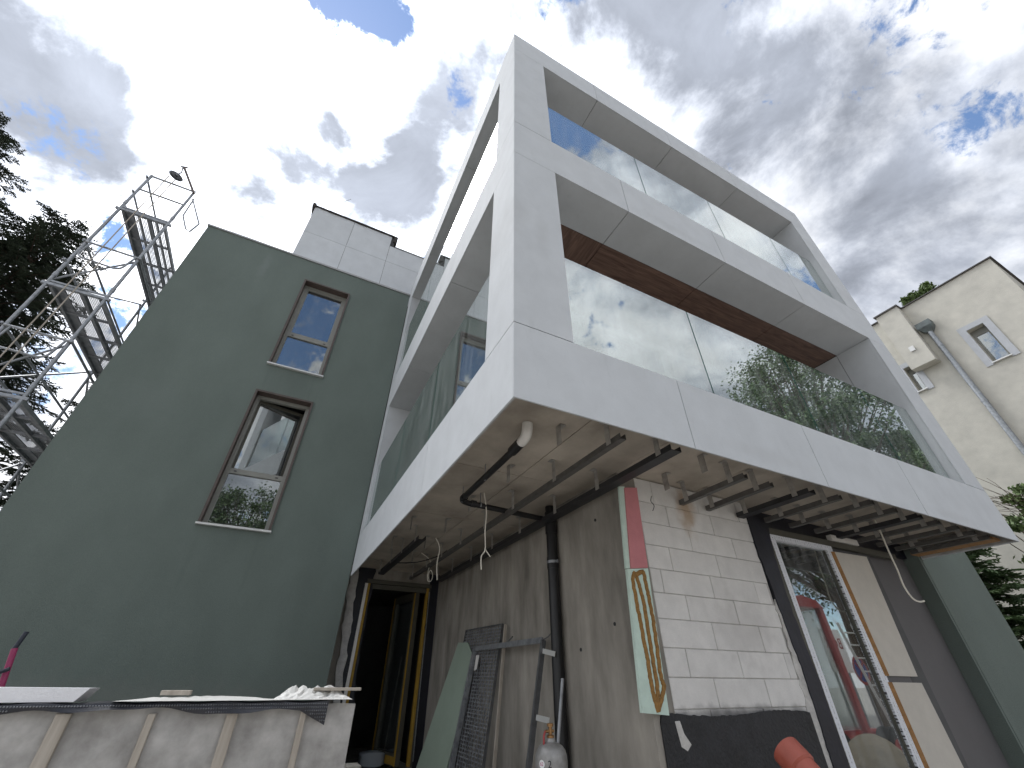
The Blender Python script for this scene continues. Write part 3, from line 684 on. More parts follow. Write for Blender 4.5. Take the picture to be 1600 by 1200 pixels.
# dark waterproofing strip between the blocks and the window, with ragged mortar
def ragged(px_pts_l, px_pts_r, y, dpt, jitter, name, material, parent=None):
    def dense(L):
        o = []
        for i in range(len(L) - 1):
            n_ = max(2, int(abs(L[i + 1][1] - L[i][1]) / 9))
            for k in range(n_): t = k / n_; o.append((L[i][0] + (L[i + 1][0] - L[i][0]) * t + jit(jitter), L[i][1] + (L[i + 1][1] - L[i][1]) * t))
        o.append(L[-1]); return o
    a = [py_(*p, y) for p in dense(px_pts_l)]; b_ = [py_(*p, y) for p in dense(px_pts_r)]
    n_ = min(len(a), len(b_)); mb = MB()
    def res(L): return [L[round(i * (len(L) - 1) / (n_ - 1))] for i in range(n_)]
    a = res(a); b_ = res(b_)
    e = Vector((0, dpt, 0)); vs = []
    for p, q_ in zip(a, b_): vs += [p, q_, q_ + e, p + e]
    fs = []
    for i in range(n_ - 1):
        k = i * 4
        fs += [(k, k + 1, k + 5, k + 4), (k + 1, k + 2, k + 6, k + 5), (k + 3, k, k + 4, k + 7), (k + 2, k + 3, k + 7, k + 6)]
    fs += [(0, 3, 2, 1), (4 * n_ - 4, 4 * n_ - 3, 4 * n_ - 2, 4 * n_ - 1)]
    return mb.add(vs, fs).build(name, material, parent if parent else B)
ragged([(1196, 870), (1214, 952), (1240, 1030), (1262, 1110), (1290, 1230)], [(1206, 870), (1228, 952), (1256, 1040), (1284, 1120), (1318, 1230)], YB - 0.006, 0.012, 2.2, 'mortar_edge', 'mortar')
ragged([(1168, 808), (1184, 860), (1222, 960), (1256, 1050), (1316, 1240)], [(1198, 808), (1208, 860), (1240, 960), (1276, 1050), (1342, 1240)], YB - 0.016, 0.03, 0.7, 'sealing_membrane', 'black_film')
# ---- tall window with taped frame
yw = 1.02
tw = thing('window', '', '', (4.1, yw, 0.9)); del tw['label']; del tw['category']; tw.parent = B; tw.location = Vector((4.1, yw, 0.9)) - WLOC[B.name]
fx0, fx1, ft, fb = 3.58, 4.66, 2.92, 0.55
mb = MB(); mb.box(fx0, fx0 + 0.075, yw, yw + 0.07, fb, ft); mb.box(fx1 - 0.12, fx1, yw, yw + 0.07, fb, ft); mb.box(fx0 + 0.075, fx1 - 0.12, yw, yw + 0.07, ft - 0.055, ft); mb.box(fx0 + 0.075, fx1 - 0.12, yw, yw + 0.07, fb, fb + 0.08)
mb.build('frame', 'frame_tape', tw)
for xa_, xb2 in ((fx0 + 0.076, fx0 + 0.10), (fx1 - 0.145, fx1 - 0.121)): box('glazing_bead', xa_, xb2, yw + 0.02, yw + 0.07, fb + 0.08, ft - 0.056, 'olive_frame', tw)
box('pane', fx0 + 0.09, fx1 - 0.13, yw + 0.035, yw + 0.05, fb + 0.07, ft - 0.045, 'door_glass', tw)
box('head_profile', fx0 - 0.03, 6.05, yw, yw + 0.07, ft + 0.002, ft + 0.07, 'olive_frame', tw)
box('side_profile', fx0 - 0.06, fx0 - 0.002, yw, yw + 0.07, fb, ft, 'olive_frame', tw)
# beige boards closing the next opening
def board(px4, name='infill_board'):
    y = 1.0
    b_ = MB().prism([py_(*p, y) for p in px4], (0, 0.05, 0)).build(name, 'tan_board', B)
    e = [py_(*px4[0], y), py_(*px4[1], y)]
    MB().prism([e[0] + Vector((-0.045, 0.022, 0)), e[1] + Vector((-0.045, 0.022, 0)), e[1] + Vector((-0.001, 0.0, 0)), e[0] + Vector((-0.001, 0.0, 0))], (0, 0.04, 0)).build('raw_edge', 'tan_edge', b_)
board([(1304, 862), (1390, 1056), (1434, 1057), (1354, 870)])
board([(1394, 1066), (1470, 1240), (1526, 1240), (1440, 1067)])
a0 = py_(1386, 1058, 1.03); MB().box(a0.x, a0.x + 0.42, 1.03, 1.06, a0.z - 0.05, a0.z + 0.02).build('filler_strip', 'grey_panel', B)
box('infill_backing', 4.662, 5.50, 1.07, 1.14, 0.3, ft + 0.001, 'interior_dark', B)
box('sliding_panel', 5.45, 6.50, 1.145, 1.19, 0.3, 3.0, 'grey_panel', B)
box('panel_guide', 5.36, 5.448, 1.09, 1.19, 0.3, 3.0, 'rail_black', B)
box('head_beam', 3.4, 6.56, 1.10, 1.35, 3.0, ZS - 0.003, 'black_film', B)
box('white_packer', 4.72, 5.25, 1.005, 1.06, ft + 0.075, 3.06, 'white_plastic', B)
mb = MB(); mb.box(6.565, 8.05, YB, YB + 0.3, 0, ZS - 0.006); mb.box(W + 0.02, 8.05, YB + 0.002, YB + 0.3, ZS - 0.006, 9.3); mb.build('rendered_wall', 'green_render', B)
box('side_reveal', 6.52, 6.562, YB + 0.004, YB + 0.28, 0, ZS - 0.006, 'green_render', B)
# rooms behind the lower facade
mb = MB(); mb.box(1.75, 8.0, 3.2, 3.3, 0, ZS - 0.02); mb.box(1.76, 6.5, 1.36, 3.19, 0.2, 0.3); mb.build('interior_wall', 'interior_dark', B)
# ---- entrance wall and door
dx0, dx1, dz1 = 0.345, 1.425, 2.955
mb = MB(); mb.box(-0.02, dx0, YD, YD + 0.2, 0, ZS - 0.004); mb.box(dx1, XW - 0.001, YD + 0.02, YD + 0.2, 0, ZS - 0.004); mb.box(dx0, dx1, YD, YD + 0.2, dz1 + 0.07, ZS - 0.004)
mb.build('entrance_wall', 'concrete_wall', B)
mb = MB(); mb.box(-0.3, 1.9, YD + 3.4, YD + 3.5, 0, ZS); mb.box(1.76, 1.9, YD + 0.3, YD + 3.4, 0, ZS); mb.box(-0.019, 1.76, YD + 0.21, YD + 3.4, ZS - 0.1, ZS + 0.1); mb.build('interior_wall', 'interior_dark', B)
box('head_profile', dx0 - 0.02, dx1, YD - 0.03, YD + 0.05, dz1 + 0.005, dz1 + 0.068, 'olive_frame', B)
dr = thing('entrance_door', '', '', ((dx0 + dx1) / 2, YD, GF)); del dr['label']; del dr['category']; dr.parent = B; dr.location = Vector(((dx0 + dx1) / 2, YD, GF)) - WLOC[B.name]
MB().box(dx0 - 0.05, dx0 - 0.005, YD - 0.035, YD - 0.002, GF + 0.03, dz1).build('white_tape', 'white_plastic', dr)
for xa_ in (dx0, dx1 - 0.075): box('frame_edge', xa_, xa_ + 0.035, YD - 0.03, YD + 0.06, GF + 0.03, dz1, 'yellow_foam', dr)
MB().box(dx1 - 0.038, dx1 - 0.005, YD - 0.03, YD + 0.06, GF + 0.03, dz1).box(dx0 + 0.036, dx1 - 0.076, YD, YD + 0.06, dz1 - 0.07, dz1).build('frame', 'olive_frame', dr)
# the leaf stands open into the hall
h0 = Vector((1.26, YD + 0.08, 0)); tdir = Vector((-0.16, 0.985, 0)).normalized(); nd = Vector((tdir.y, -tdir.x, 0))
def leafbox(a, b_, z0, z1, t0=0.0, t1=0.07):
    pts = [h0 + tdir * a - nd * t1, h0 + tdir * b_ - nd * t1, h0 + tdir * b_ - nd * t0, h0 + tdir * a - nd * t0]
    return MB().prism([(p.x, p.y, z0) for p in pts], (0, 0, z1 - z0))
lf = leafbox(0.0, 0.10, GF + 0.03, dz1 - 0.05); 
for (a, b_, z0, z1) in ((0.82, 0.92, GF + 0.03, dz1 - 0.05), (0.10, 0.82, dz1 - 0.16, dz1 - 0.05), (0.10, 0.82, GF + 0.03, GF + 0.16)):
    t_ = leafbox(a, b_, z0, z1); lf.add(t_.v, t_.f)
leaf = lf.build('door_leaf', 'olive_frame', dr)
e_ = leafbox(0.0, 0.045, GF + 0.03, dz1 - 0.05, 0.071, 0.078); t_ = leafbox(0.875, 0.92, GF + 0.03, dz1 - 0.05, 0.071, 0.078); e_.add(t_.v, t_.f); t_ = leafbox(0.045, 0.875, GF + 0.04, GF + 0.13, 0.071, 0.078); e_.add(t_.v, t_.f)
e_.build('edge_strip', 'yellow_foam', leaf)
leafbox(0.10, 0.82, GF + 0.16, dz1 - 0.16, 0.03, 0.04).build('pane', 'clear_glass', leaf)
ragged([(548, 893), (524, 1062), (505, 1240)], [(562, 886), (536, 1062), (512, 1240)], 5.92, 0.07, 1.8, 'insulation_edge', 'mortar')
ragged([(560, 884), (534, 1062), (508, 1240)], [(588, 884), (562, 1020), (535, 1240)], YD - 0.012, 0.01, 1.5, 'sealing_membrane', 'black_film')
ragged([(673, 896), (664, 980), (655, 1100), (640, 1240)], [(690, 899), (682, 980), (668, 1100), (655, 1240)], YD - 0.03, 0.02, 1.5, 'sealing_membrane', 'black_film')
MB().bar(py_(671, 925, YD - 0.05), py_(645, 1190, YD - 0.05), 0.012, 0.012).build('conduit', 'galvanised', B)

# ------------------------------------------------------------------ drainage pipe under the soffit
DP = thing('drain_pipe', 'black drain pipe under the concrete soffit, white socket at one end and long downpipe', 'pipe', (XW - 0.075, 2.03, GF))
zp1 = 3.07
p_a = Vector((0.40, 0.72, zp1)); p_b = Vector((0.42, 1.99, zp1 - 0.01)); p_c = Vector((1.44, 2.03, zp1 - 0.03))
def arc(p0, p1, p2, rr, n_=6):                     # rounded corner path
    d1 = (p0 - p1).normalized(); d2 = (p2 - p1).normalized(); o = []
    for i in range(n_ + 1):
        t = i / n_; a = p1 + d1 * rr * (1 - t); b_ = p1 + d2 * rr * t; o.append(a * (1 - t) + b_ * t)
    return o
hide_smooth(MB().tube([p_a] + arc(p_a, p_b, p_c, 0.10) + [p_c], 0.028, 14).build('horizontal_pipe', 'black_plastic', DP))
for e0_, e1_ in (((0, -0.14, 0), (0, -0.09, 0)), ((0.12, 0.004, 0), (0.17, 0.006, 0))): hide_smooth(MB().tube([p_b + Vector(e0_), p_b + Vector(e1_)], 0.035, 14).build('elbow_socket', 'black_plastic', DP))
hide_smooth(MB().tube([p_a + Vector((0, 0.09, 0)), p_a + Vector((0, -0.07, 0.01))], 0.040, 14).build('socket', 'black_plastic', DP))
w0 = p_a + Vector((0, -0.06, 0.008)); w1 = p_a + Vector((0.0, -0.15, 0.012)); w2 = Vector((w1.x, w1.y - 0.01, ZS - 0.002))
hide_smooth(MB().tube([w0] + arc(w0, w1, w2, 0.07, 8) + [w2], 0.040, 16).build('white_elbow', 'white_plastic', DP))
xv = XW - 0.068; yv = 2.03
hide_smooth(MB().tube([(xv, yv, GF), (xv, yv, ZS - 0.004)], 0.055, 20).build('downpipe', 'black_plastic', DP))
for z0_, z1_, r0_ in ((2.9, 3.12, 0.064), (2.55, 2.66, 0.060)): hide_smooth(MB().tube([(xv, yv, z0_), (xv, yv, z1_)], r0_, 20).build('socket', 'black_plastic', DP))
hide_smooth(MB().tube([(xv, yv, 2.60), (xv, yv, 2.625)], 0.063, 20).bar((xv, yv, 2.612), (XW - 0.002, yv, 2.612), 0.02, 0.012).bar((xv, yv - 0.1, 2.612), (xv, yv + 0.1, 2.612), 0.02, 0.006).build('pipe_clamp', 'galvanised', DP))
for q_ in (p_b + Vector((0, -0.07, 0)), p_b + Vector((0.22, 0.01, 0)), (p_a + p_b) / 2):
    MB().tube([q_ + Vector((0, 0, 0.02)), Vector((q_.x, q_.y, ZS - 0.003))], 0.004, 6).tube([q_ + Vector((-0.006, 0, 0)), q_ + Vector((0.006, 0, 0))], 0.032, 14).build('pipe_clamp', 'galvanised', DP)

# ------------------------------------------------------------------ hanging cables
def cable(pts, r, label, mname='cable_white', name='hanging_cable'):
    P_ = [Vector(p) for p in pts]; o = []
    for i in range(len(P_) - 1):                     # Catmull-Rom
        a = P_[max(i - 1, 0)]; b_ = P_[i]; c_ = P_[i + 1]; d_ = P_[min(i + 2, len(P_) - 1)]
        for k in range(6):
            t = k / 6; o.append(0.5 * ((2 * b_) + (c_ - a) * t + (2 * a - 5 * b_ + 4 * c_ - d_) * t * t + (3 * b_ - a - 3 * c_ + d_) * t ** 3))
    o.append(P_[-1])
    ob = hide_smooth(MB().tube(o, r, 8).build(name, mname), 80)
    return tag(ob, label, 'cable', 'cables hanging from the soffit')
yy = 1.98
c1 = cable([(0.67, yy, ZS - 0.004), py_(760, 800, yy), py_(758, 830, yy), py_(758, 858, yy), py_(752, 870, yy), py_(752, 890, yy)], 0.006, 'white cable with a forked end hanging below the black horizontal drain pipe')
MB().tube([py_(758, 858, yy), py_(762, 864, yy), py_(766, 870, yy)], 0.005, 8).build('wire_end', 'cable_white', c1)
yy = 3.75
cable([(0.74, yy, ZS - 0.004), py_(687, 856, yy), py_(683, 880, yy), py_(683, 906, yy)], 0.008, 'short straight white cable hanging near the entrance door')
yy = 4.6
lp = [(0.80, yy, ZS - 0.004), py_(672, 876, yy), py_(669, 892, yy), py_(668, 906, yy), py_(673, 908, yy), py_(676, 899, yy), py_(673, 891, yy), py_(669, 898, yy), py_(671, 908, yy)]
cable(lp, 0.006, 'white cable coiled in a small loop above the entrance door')
q0 = Vector((5.10, 0.66, ZS - 0.004)); yy = 0.66
cable([q0, py_(1375, 829, yy), py_(1388, 860, yy), py_(1402, 890, yy), py_(1412, 915, yy), py_(1425, 934, yy), py_(1436, 940, yy), py_(1444, 939, yy)], 0.009, 'long curved white cable hanging in front of the grey sliding panel')
yy = 0.7
cable([py_(1018, 775, yy), py_(1017, 783, yy), py_(1022, 790, yy), py_(1020, 798, yy)], 0.003, 'thin dark wire end dangling in front of the pale blocks', 'ink')
cable([(0.55, 5.0, 3.1), (0.75, 4.6, 3.05), (1.0, 4.4, 3.12), (1.1, 4.3, ZS - 0.003)], 0.008, 'black cable sagging under the soffit above the door', 'black_plastic')

# ------------------------------------------------------------------ retaining wall with battens and things lying on it
RW = thing('retaining_wall', 'low rough concrete wall with pale timber battens in front of green wall', 'wall', (-2.5, 1.72, 0))
yr = 1.62
mb = MB()
nx, nz = 40, 10; xs = [-4.6 + (4.6 - 0.30) * i / nx for i in range(nx + 1)]; zs = [1.50 * j / nz for j in range(nz + 1)]
vs = [(x, yr + (jit(0.006) if 0 < i < nx and 0 < j < nz else 0), z + (jit(0.006) if j == nz and 0 < i < nx else 0)) for j, z in enumerate(zs) for i, x in enumerate(xs)]
mb.add(vs, [(j * (nx + 1) + i, j * (nx + 1) + i + 1, (j + 1) * (nx + 1) + i + 1, (j + 1) * (nx + 1) + i) for j in range(nz) for i in range(nx)])
mb.box(-4.6, -0.30, yr + 0.008, yr + 0.24, 0, 1.492)
mb.build('wall_body', 'concrete_rough', RW)
for i, (x, w_) in enumerate([(-3.55, 0.06), (-3.12, 0.04), (-2.76, 0.06), (-2.40, 0.04), (-2.07, 0.055), (-1.722, 0.062), (-1.352, 0.036), (-0.972, 0.056), (-0.598, 0.034)]):
    MB().bbox(x - w_ / 2, x + w_ / 2, yr - 0.035, yr - 0.008, 0.02, 1.475 + jit(0.008), 0.003).build('batten', 'timber', RW)
# dimple membrane folded over the wall top
mb = MB(); nx = 90; prof = []
def dm_drop(x):
    d_ = 0.034 + 0.012 * math.sin(x * 5.1) + 0.008 * math.sin(x * 11.3 + 1)
    if x > -0.62: d_ += (x + 0.62) * 0.55
    return d_
xs = [-3.9 + (3.9 - 0.47) * i / nx for i in range(nx + 1)]
vs = []
for x in xs:
    d_ = dm_drop(x)
    for (yo, zo) in ((0.22, 1.512), (0.10, 1.516), (-0.01, 1.520), (-0.043, 1.512), (-0.050, 1.512 - d_ * 0.5), (-0.054 + 0.01 * math.sin(x * 9), 1.512 - d_)):
        vs.append((x, yr + yo, zo + 0.004 * math.sin(x * 23)))
mb.add(vs, [(i * 6 + k, i * 6 + k + 1, (i + 1) * 6 + k + 1, (i + 1) * 6 + k) for i in range(nx) for k in range(5)])
dmo = mb.build('membrane_sheet', 'dimple_black')
tag(dmo, 'black dimpled drainage membrane folded over the top of the retaining wall', 'membrane')
mb = MB()
for i in range(150):
    x = -2.3 + 1.83 * i / 150
    d_ = dm_drop(x)
    for k in range(int(d_ / 0.016)):
        zc_ = 1.503 - k * 0.016; xo = x + (0.006 if k % 2 else 0); yo = yr - 0.052
        if zc_ < 1.512 - d_: break
        r_ = 0.0048
        mb.add([(xo - r_, yo, zc_), (xo, yo, zc_ - r_), (xo + r_, yo, zc_), (xo, yo, zc_ + r_), (xo, yo - 0.006, zc_)], [(0, 1, 4), (1, 2, 4), (2, 3, 4), (3, 0, 4)])
mb.build('dimples', 'galvanised' if False else 'old_steel', dmo, kind='stuff')
# white foam board
pA = py_(0, 1068, yr - 0.02); pB = py_(140, 1070, yr - 0.02); zlo = 1.5205
mb = MB(); mb.prism([(-3.2, yr - 0.03, zlo), (pB.x - 0.03, yr - 0.03, zlo), (pB.x + 0.012, yr - 0.03, 1.578), (-3.2, yr - 0.03, 1.590)], (0, 0.20, 0))
tag(mb.build('foam_board', 'foam_white'), 'thick white foam board lying on the left end of the retaining wall', 'board')
# flat plastic sheeting
def sheet(x0, x1, y0, y1, z0, amp, nx, ny, name, label, freq=9, lift=0.0):
    vs = []
    for j in range(ny + 1):
        for i in range(nx + 1):
            u = i / nx; v_ = j / ny; x = x0 + (x1 - x0) * u; y = y0 + (y1 - y0) * v_
            h = amp * (0.5 + 0.5 * math.sin(freq * x + 3 * y) * math.cos(freq * 1.7 * y + 2 * x)) + random.uniform(0, amp * 0.55) + lift * math.sin(math.pi * u) 
            e_ = min(u, 1 - u, v_ * 0.6, 1 - v_) * 5.0; h *= max(0.0, min(1.0, e_)); h += 0.0005
            vs.append((x + jit(0.3 * (x1 - x0) / nx), y + jit(0.2 * (y1 - y0) / ny), z0 + h))
    mb = MB(); mb.add(vs, [(j * (nx + 1) + i, j * (nx + 1) + i + 1, (j + 1) * (nx + 1) + i + 1, (j + 1) * (nx + 1) + i) for j in range(ny) for i in range(nx)])
    vb = [(p[0], p[1], z0 - 0.001) for p in vs]
    o = mb.build(name, 'sheet_white')
    return tag(o, label, 'sheeting')
sheet(-1.55, -0.72, yr - 0.06, yr + 0.16, 1.5215, 0.008, 30, 8, 'plastic_sheet', 'flat white plastic sheeting along the middle of the retaining wall top', lift=0.010)
sheet(-0.78, -0.33, yr - 0.05, yr + 0.16, 1.5225, 0.052, 22, 14, 'crumpled_sheet', 'crumpled translucent plastic sheeting on the right end of the retaining wall', freq=14)
MB().bbox(-0.56, -0.275, yr + 0.03, yr + 0.10, 1.566, 1.582, 0.002).build('board_offcut', 'timber')
tag(bpy.data.objects['board_offcut'], 'small wooden board offcut on top of the crumpled plastic sheeting', 'board')
MB().bbox(-1.36, -1.22, yr + 0.02, yr + 0.13, 1.5455, 1.568, 0.002).build('board_scrap', 'timber'); tag(bpy.data.objects['board_scrap'], 'small pale board scrap at the middle of the flat plastic sheeting', 'board')
# magenta pole with dark grip
yy = 2.6
a = py_(-22, 1110, yy); b_ = py_(18, 1020, yy); c_ = py_(42, 987, yy); base = a + (a - b_) * 1.6; base.z = max(base.z, 1.302)
MP = thing('prop_pole', 'magenta pole with dark upper end standing behind the retaining wall', 'pole', (base.x, base.y, 1.30))
hide_smooth(MB().tube([(base.x, base.y, 1.30), b_ + (c_ - b_) * 0.2], 0.017, 14).build('pole', 'pink_pole', MP)); hide_smooth(MB().tube([b_ + (c_ - b_) * 0.15, c_], 0.014, 14).build('grip', 'dark_grip', MP))
cc = py_(15, 1045, yy - 0.04); hide_smooth(MB().tube([cc + Vector((-0.12, 0, -0.06)), cc], 0.012, 12).build('handle', 'dark_grip', MP))

# ------------------------------------------------------------------ things leaning on the concrete wall
def lean(px, py, off=0.0, top_z=2.2):              # plane leaning against the wall: x grows with height
    d = ray(px, py); k = 0.16; x_top = XW - 0.03 - off
    # x = x_top - k * (top_z - z)
    t = (x_top - k * (top_z - CAM.z) - CAM.x) / (d.x - k * d.z)
    return CAM + d * t
def to_floor(p, q_):                                # extend p->q down to the floor level
    t = (GF + 0.002 - p.z) / (q_.z - p.z); return p + (q_ - p) * t
A, Bq = lean(716, 1004, 0.02), lean(741, 1032, 0.02); Cq, Dq = to_floor(Bq, lean(698, 1200, 0.02)), to_floor(A, lean(650, 1200, 0.02))
nrm_ = (Bq - A).cross(Dq - A).normalized()
if nrm_.x > 0: nrm_ = -nrm_
A2 = lean(731, 1004, 0.02)
o = MB().prism([A, A2, Bq, Cq, Dq], nrm_ * -0.0125).build('plasterboard_sheet', 'drywall_green'); tag(o, 'tall green plasterboard sheet leaning against the concrete wall by the door', 'plasterboard')
# grating: welded mesh panel
gA, gB = lean(729, 985), lean(786, 975); gC, gD = to_floor(gB, lean(755, 1200)), to_floor(gA, lean(690, 1200))
GR = thing('steel_grating', 'dark steel mesh grating panel leaning on the wall behind the steel frame', 'grating', ((gC + gD) / 2))
mb = MB(); n1, n2 = 46, 15
nn = (gB - gA).cross(gD - gA).normalized(); nn = -nn if nn.x > 0 else nn
for i in range(n1 + 1):
    t = i / n1; mb.bar(gA + (gD - gA) * t, gB + (gC - gB) * t, 0.004, 0.012, nn)
for i in range(n2 + 1):
    t = i / n2; mb.bar(gA + (gB - gA) * t, gD + (gC - gD) * t, 0.014, 0.004, nn)
mb.build('mesh_bars', 'old_steel', GR, kind='stuff')
mb = MB(); 
for (p, q_) in ((gA, gB), (gB, gC), (gC, gD), (gD, gA)): mb.bar(p, q_, 0.03, 0.006, nn)
mb.build('edge_frame', 'dark_steel', GR)
lb = lean(744, 1024, 0.035); MB().prism([lb, lb + Vector((0, -0.10, 0)), lb + Vector((-0.025, -0.10, -0.14)), lb + Vector((-0.025, -0.02, -0.16))], nn * 0.002).build('paper_tag', 'white_plastic', GR)
tA = lean(790, 976, 0.01); 
o = MB().bar(tA, to_floor(tA, lean(772, 1200, 0.01)), 0.03, 0.02).build('timber_lath', 'timber'); tag(o, 'thin brown timber lath leaning on the wall beside the mesh grating', 'lath')
# steel angle frame
fA, fB = lean(742, 1014, 0.05), lean(849, 1000, 0.05); fC, fD = to_floor(fB, lean(826, 1200, 0.05)), to_floor(fA, lean(705, 1200, 0.05))
FR = thing('steel_frame', 'open rectangular galvanised steel frame leaning against the concrete wall', 'frame', ((fC + fD) / 2))
MB().bar(fA, fD, 0.05, 0.045, nn).build('upright', 'galvanised', FR); MB().bar(fB, fC, 0.045, 0.03, nn).build('upright', 'dark_steel', FR)
MB().bar(fA + (fB - fA) * 0.012, fB - (fB - fA) * 0.012, 0.02, 0.05, nn).build('top_bar', 'old_steel', FR)
MB().bar(fC + (fD - fC) * 0.02 + Vector((0, 0, .02)), fD + (fC - fD) * 0.02 + Vector((0, 0, .02)), 0.02, 0.035, nn).build('bottom_bar', 'old_steel', FR)
for (p, q_) in (((848, 1017), (867, 1022)), ((838, 1121), (858, 1126))):
    MB().bar(lean(*p, 0.05), lean(*q_, 0.05), 0.006, 0.04, nn).build('fixing_tab', 'sill_metal', FR)
e0 = fB; MB().tube([e0, e0 + Vector((0.03, -0.05, 0.03)), e0 + Vector((0.045, -0.09, 0.06)), e0 + Vector((0.045, -0.09, 0.02))], 0.005, 6).build('bent_wire', 'dark_steel', FR)
MB().bar(lean(793, 1003, 0.02), lean(801, 995, 0.02), 0.012, 0.006).build('wire_end', 'dark_steel', FR)
o = MB().tube([to_floor(lean(879, 1060, 0.06), lean(872, 1160, 0.06)), lean(879, 1060, 0.06)], 0.014, 10).build('metal_rod', 'old_steel'); tag(o, 'thin grey metal rod leaning on the wall beside the black downpipe', 'rod')
# gas cylinder
gc = pd_(861, 1175, 2.75); gx, gy = gc.x, gc.y; gz = pd_(861, 1149, 2.75).z
GC = thing('gas_cylinder', 'grey steel gas cylinder with brass valve standing below the black downpipe', 'gas cylinder', (gx, gy, 0))
ped = box('concrete_plinth', gx - 0.22, gx + 0.22, gy - 0.22, gy + 0.22, 0.004, gz - 0.62, 'concrete_rough'); tag(ped, 'low concrete plinth under the gas cylinder', 'plinth')
zc0 = gz - 0.62 + 0.002; r_ = 0.105
prof = [(0.09, 0), (0.105, 0.02), (0.105, 0.49), (0.103, 0.515), (0.094, 0.54), (0.078, 0.56), (0.055, 0.574), (0.034, 0.58), (0.032, 0.598), (0.03, 0.60)]
body = hide_smooth(MB().lathe((gx, gy, zc0), prof, 36).build('body', 'gas_paint', GC), 50)
hide_smooth(MB().lathe((gx, gy, zc0 + 0.598), [(0.024, 0), (0.024, 0.015), (0.012, 0.02), (0.012, 0.06), (0.022, 0.062), (0.022, 0.078), (0.01, 0.08)], 16).tube([(gx - 0.04, gy, zc0 + 0.635), (gx + 0.025, gy, zc0 + 0.635)], 0.009, 10).build('valve', 'brass', GC))
hide_smooth(MB().tube([(gx - 0.04, gy, zc0 + 0.635), (gx - 0.055, gy - 0.005, zc0 + 0.61), (gx - 0.058, gy - 0.01, zc0 + 0.56)], 0.007, 8).build('hose', 'red_paint', GC), 80)
def on_cyl(ang, z, r, vs, fs, mname, name, parent, rot=0):
    mb = MB(); o = []
    for p in vs:
        x, y = p.x, p.y
        th = ang + x / r
        o.append(Vector((gx + r * math.cos(th), gy + r * math.sin(th), z + y)))
    mb.add(o, fs).build(name, mname, parent)
fa = math.atan2(CAM.y - gy, CAM.x - gx)
n_ = 24; circ = [Vector((0.021 * math.cos(2 * math.pi * k / n_), 0.021 * math.sin(2 * math.pi * k / n_), 0)) for k in range(n_)]
on_cyl(fa - 0.62, zc0 + 0.478, r_ + 0.0012, [Vector((0, 0, 0))] + circ, [(0, 1 + k, 1 + (k + 1) % n_) for k in range(n_)], 'white_paint', 'sticker', body)
vs, fs = text_mesh('62', 0.026); on_cyl(fa - 0.62, zc0 + 0.478, r_ + 0.0022, vs, fs, 'pink_ink', 'sticker_number', body)
vs, fs = text_mesh('2', 0.05); on_cyl(fa - 0.10, zc0 + 0.478, r_ + 0.0012, vs, fs, 'ink', 'painted_number', body)
# red drain pipe in the foreground
a = pd_(1228, 1172, 2.15); b_ = pd_(1290, 1240, 1.95); ax = (b_ - a).normalized(); L_ = (0.02 - a.z) / ax.z if ax.z < -0.05 else 1.6
end = a + ax * L_
RP = thing('red_pipe', 'red plastic drain pipe with socket end in front of the black base coat', 'pipe', (end.x, end.y, 0))
hide_smooth(MB().tube([a + ax * 0.085, end], 0.066, 28).build('pipe', 'red_pipe', RP))
mb = MB(); sg = 32
rings = [(0.076, 0.0), (0.076, 0.09), (0.068, 0.098), (0.067, 0.09), (0.069, 0.004)]
u_ = ax.cross(Vector((0, 0, 1))).normalized(); v_ = ax.cross(u_)
vs = [a + ax * d_ + (u_ * math.cos(2 * math.pi * k / sg) + v_ * math.sin(2 * math.pi * k / sg)) * rr for rr, d_ in ((0.067, 0.004), (0.076, 0.0), (0.076, 0.09), (0.067, 0.10)) for k in range(sg)]
mb.add(vs, [(i * sg + k, i * sg + (k + 1) % sg, (i + 1) * sg + (k + 1) % sg, (i + 1) * sg + k) for i in range(3) for k in range(sg)] + [tuple(range(sg))])
hide_smooth(mb.build('socket', 'red_pipe', RP))
# bits in the doorway
a = pd_(568, 1192, 6.6)
for k, (dz, nm, lb_) in enumerate([(0.0, 'brick_red', 'lower red brick beside the end of the retaining wall'), (0.075, 'tan_board', 'upper pale brick beside the end of the retaining wall')]):
    q_ = py_(556, 1180, 4.6)
    o = MB().bbox(q_.x - 0.08, q_.x + 0.08 , 4.6, 4.85, GF + 0.002 + dz * 1.6, GF + 0.118 + dz * 1.6, 0.006).build('brick', nm); tag(o, lb_, 'brick')
q_ = py_(580, 1185, 6.5)
bx_ = thing('paper_sack', 'small pale sack lying on the floor just inside the open door', 'sack', (q_.x, 6.45, GF))
bm = bmesh.new(); bmesh.ops.create_cube(bm, size=1); bmesh.ops.subdivide_edges(bm, edges=bm.edges[:], cuts=4, use_grid_fill=True)
for w_ in bm.verts:
    k = 1 - 0.22 * (abs(w_.co.x * 2) ** 3) ; w_.co = Vector((q_.x + w_.co.x * 0.34, 6.5 + w_.co.y * 0.26 * k, GF + 0.085 + w_.co.z * 0.16 * k + jit(0.004)))
hide_smooth(MB().from_bm(bm).build('bag', 'blind', bx_), 80)
a = py_(600, 1170, 7.0); b_ = py_(604, 1040, 7.0)
o = hide_smooth(MB().tube([(a.x - 0.05, 6.8, GF), (a.x + 0.14, 7.2, 2.0)], 0.012, 8).build('broom_stick', 'timber')); tag(o, 'thin stick leaning inside the dark doorway', 'stick')

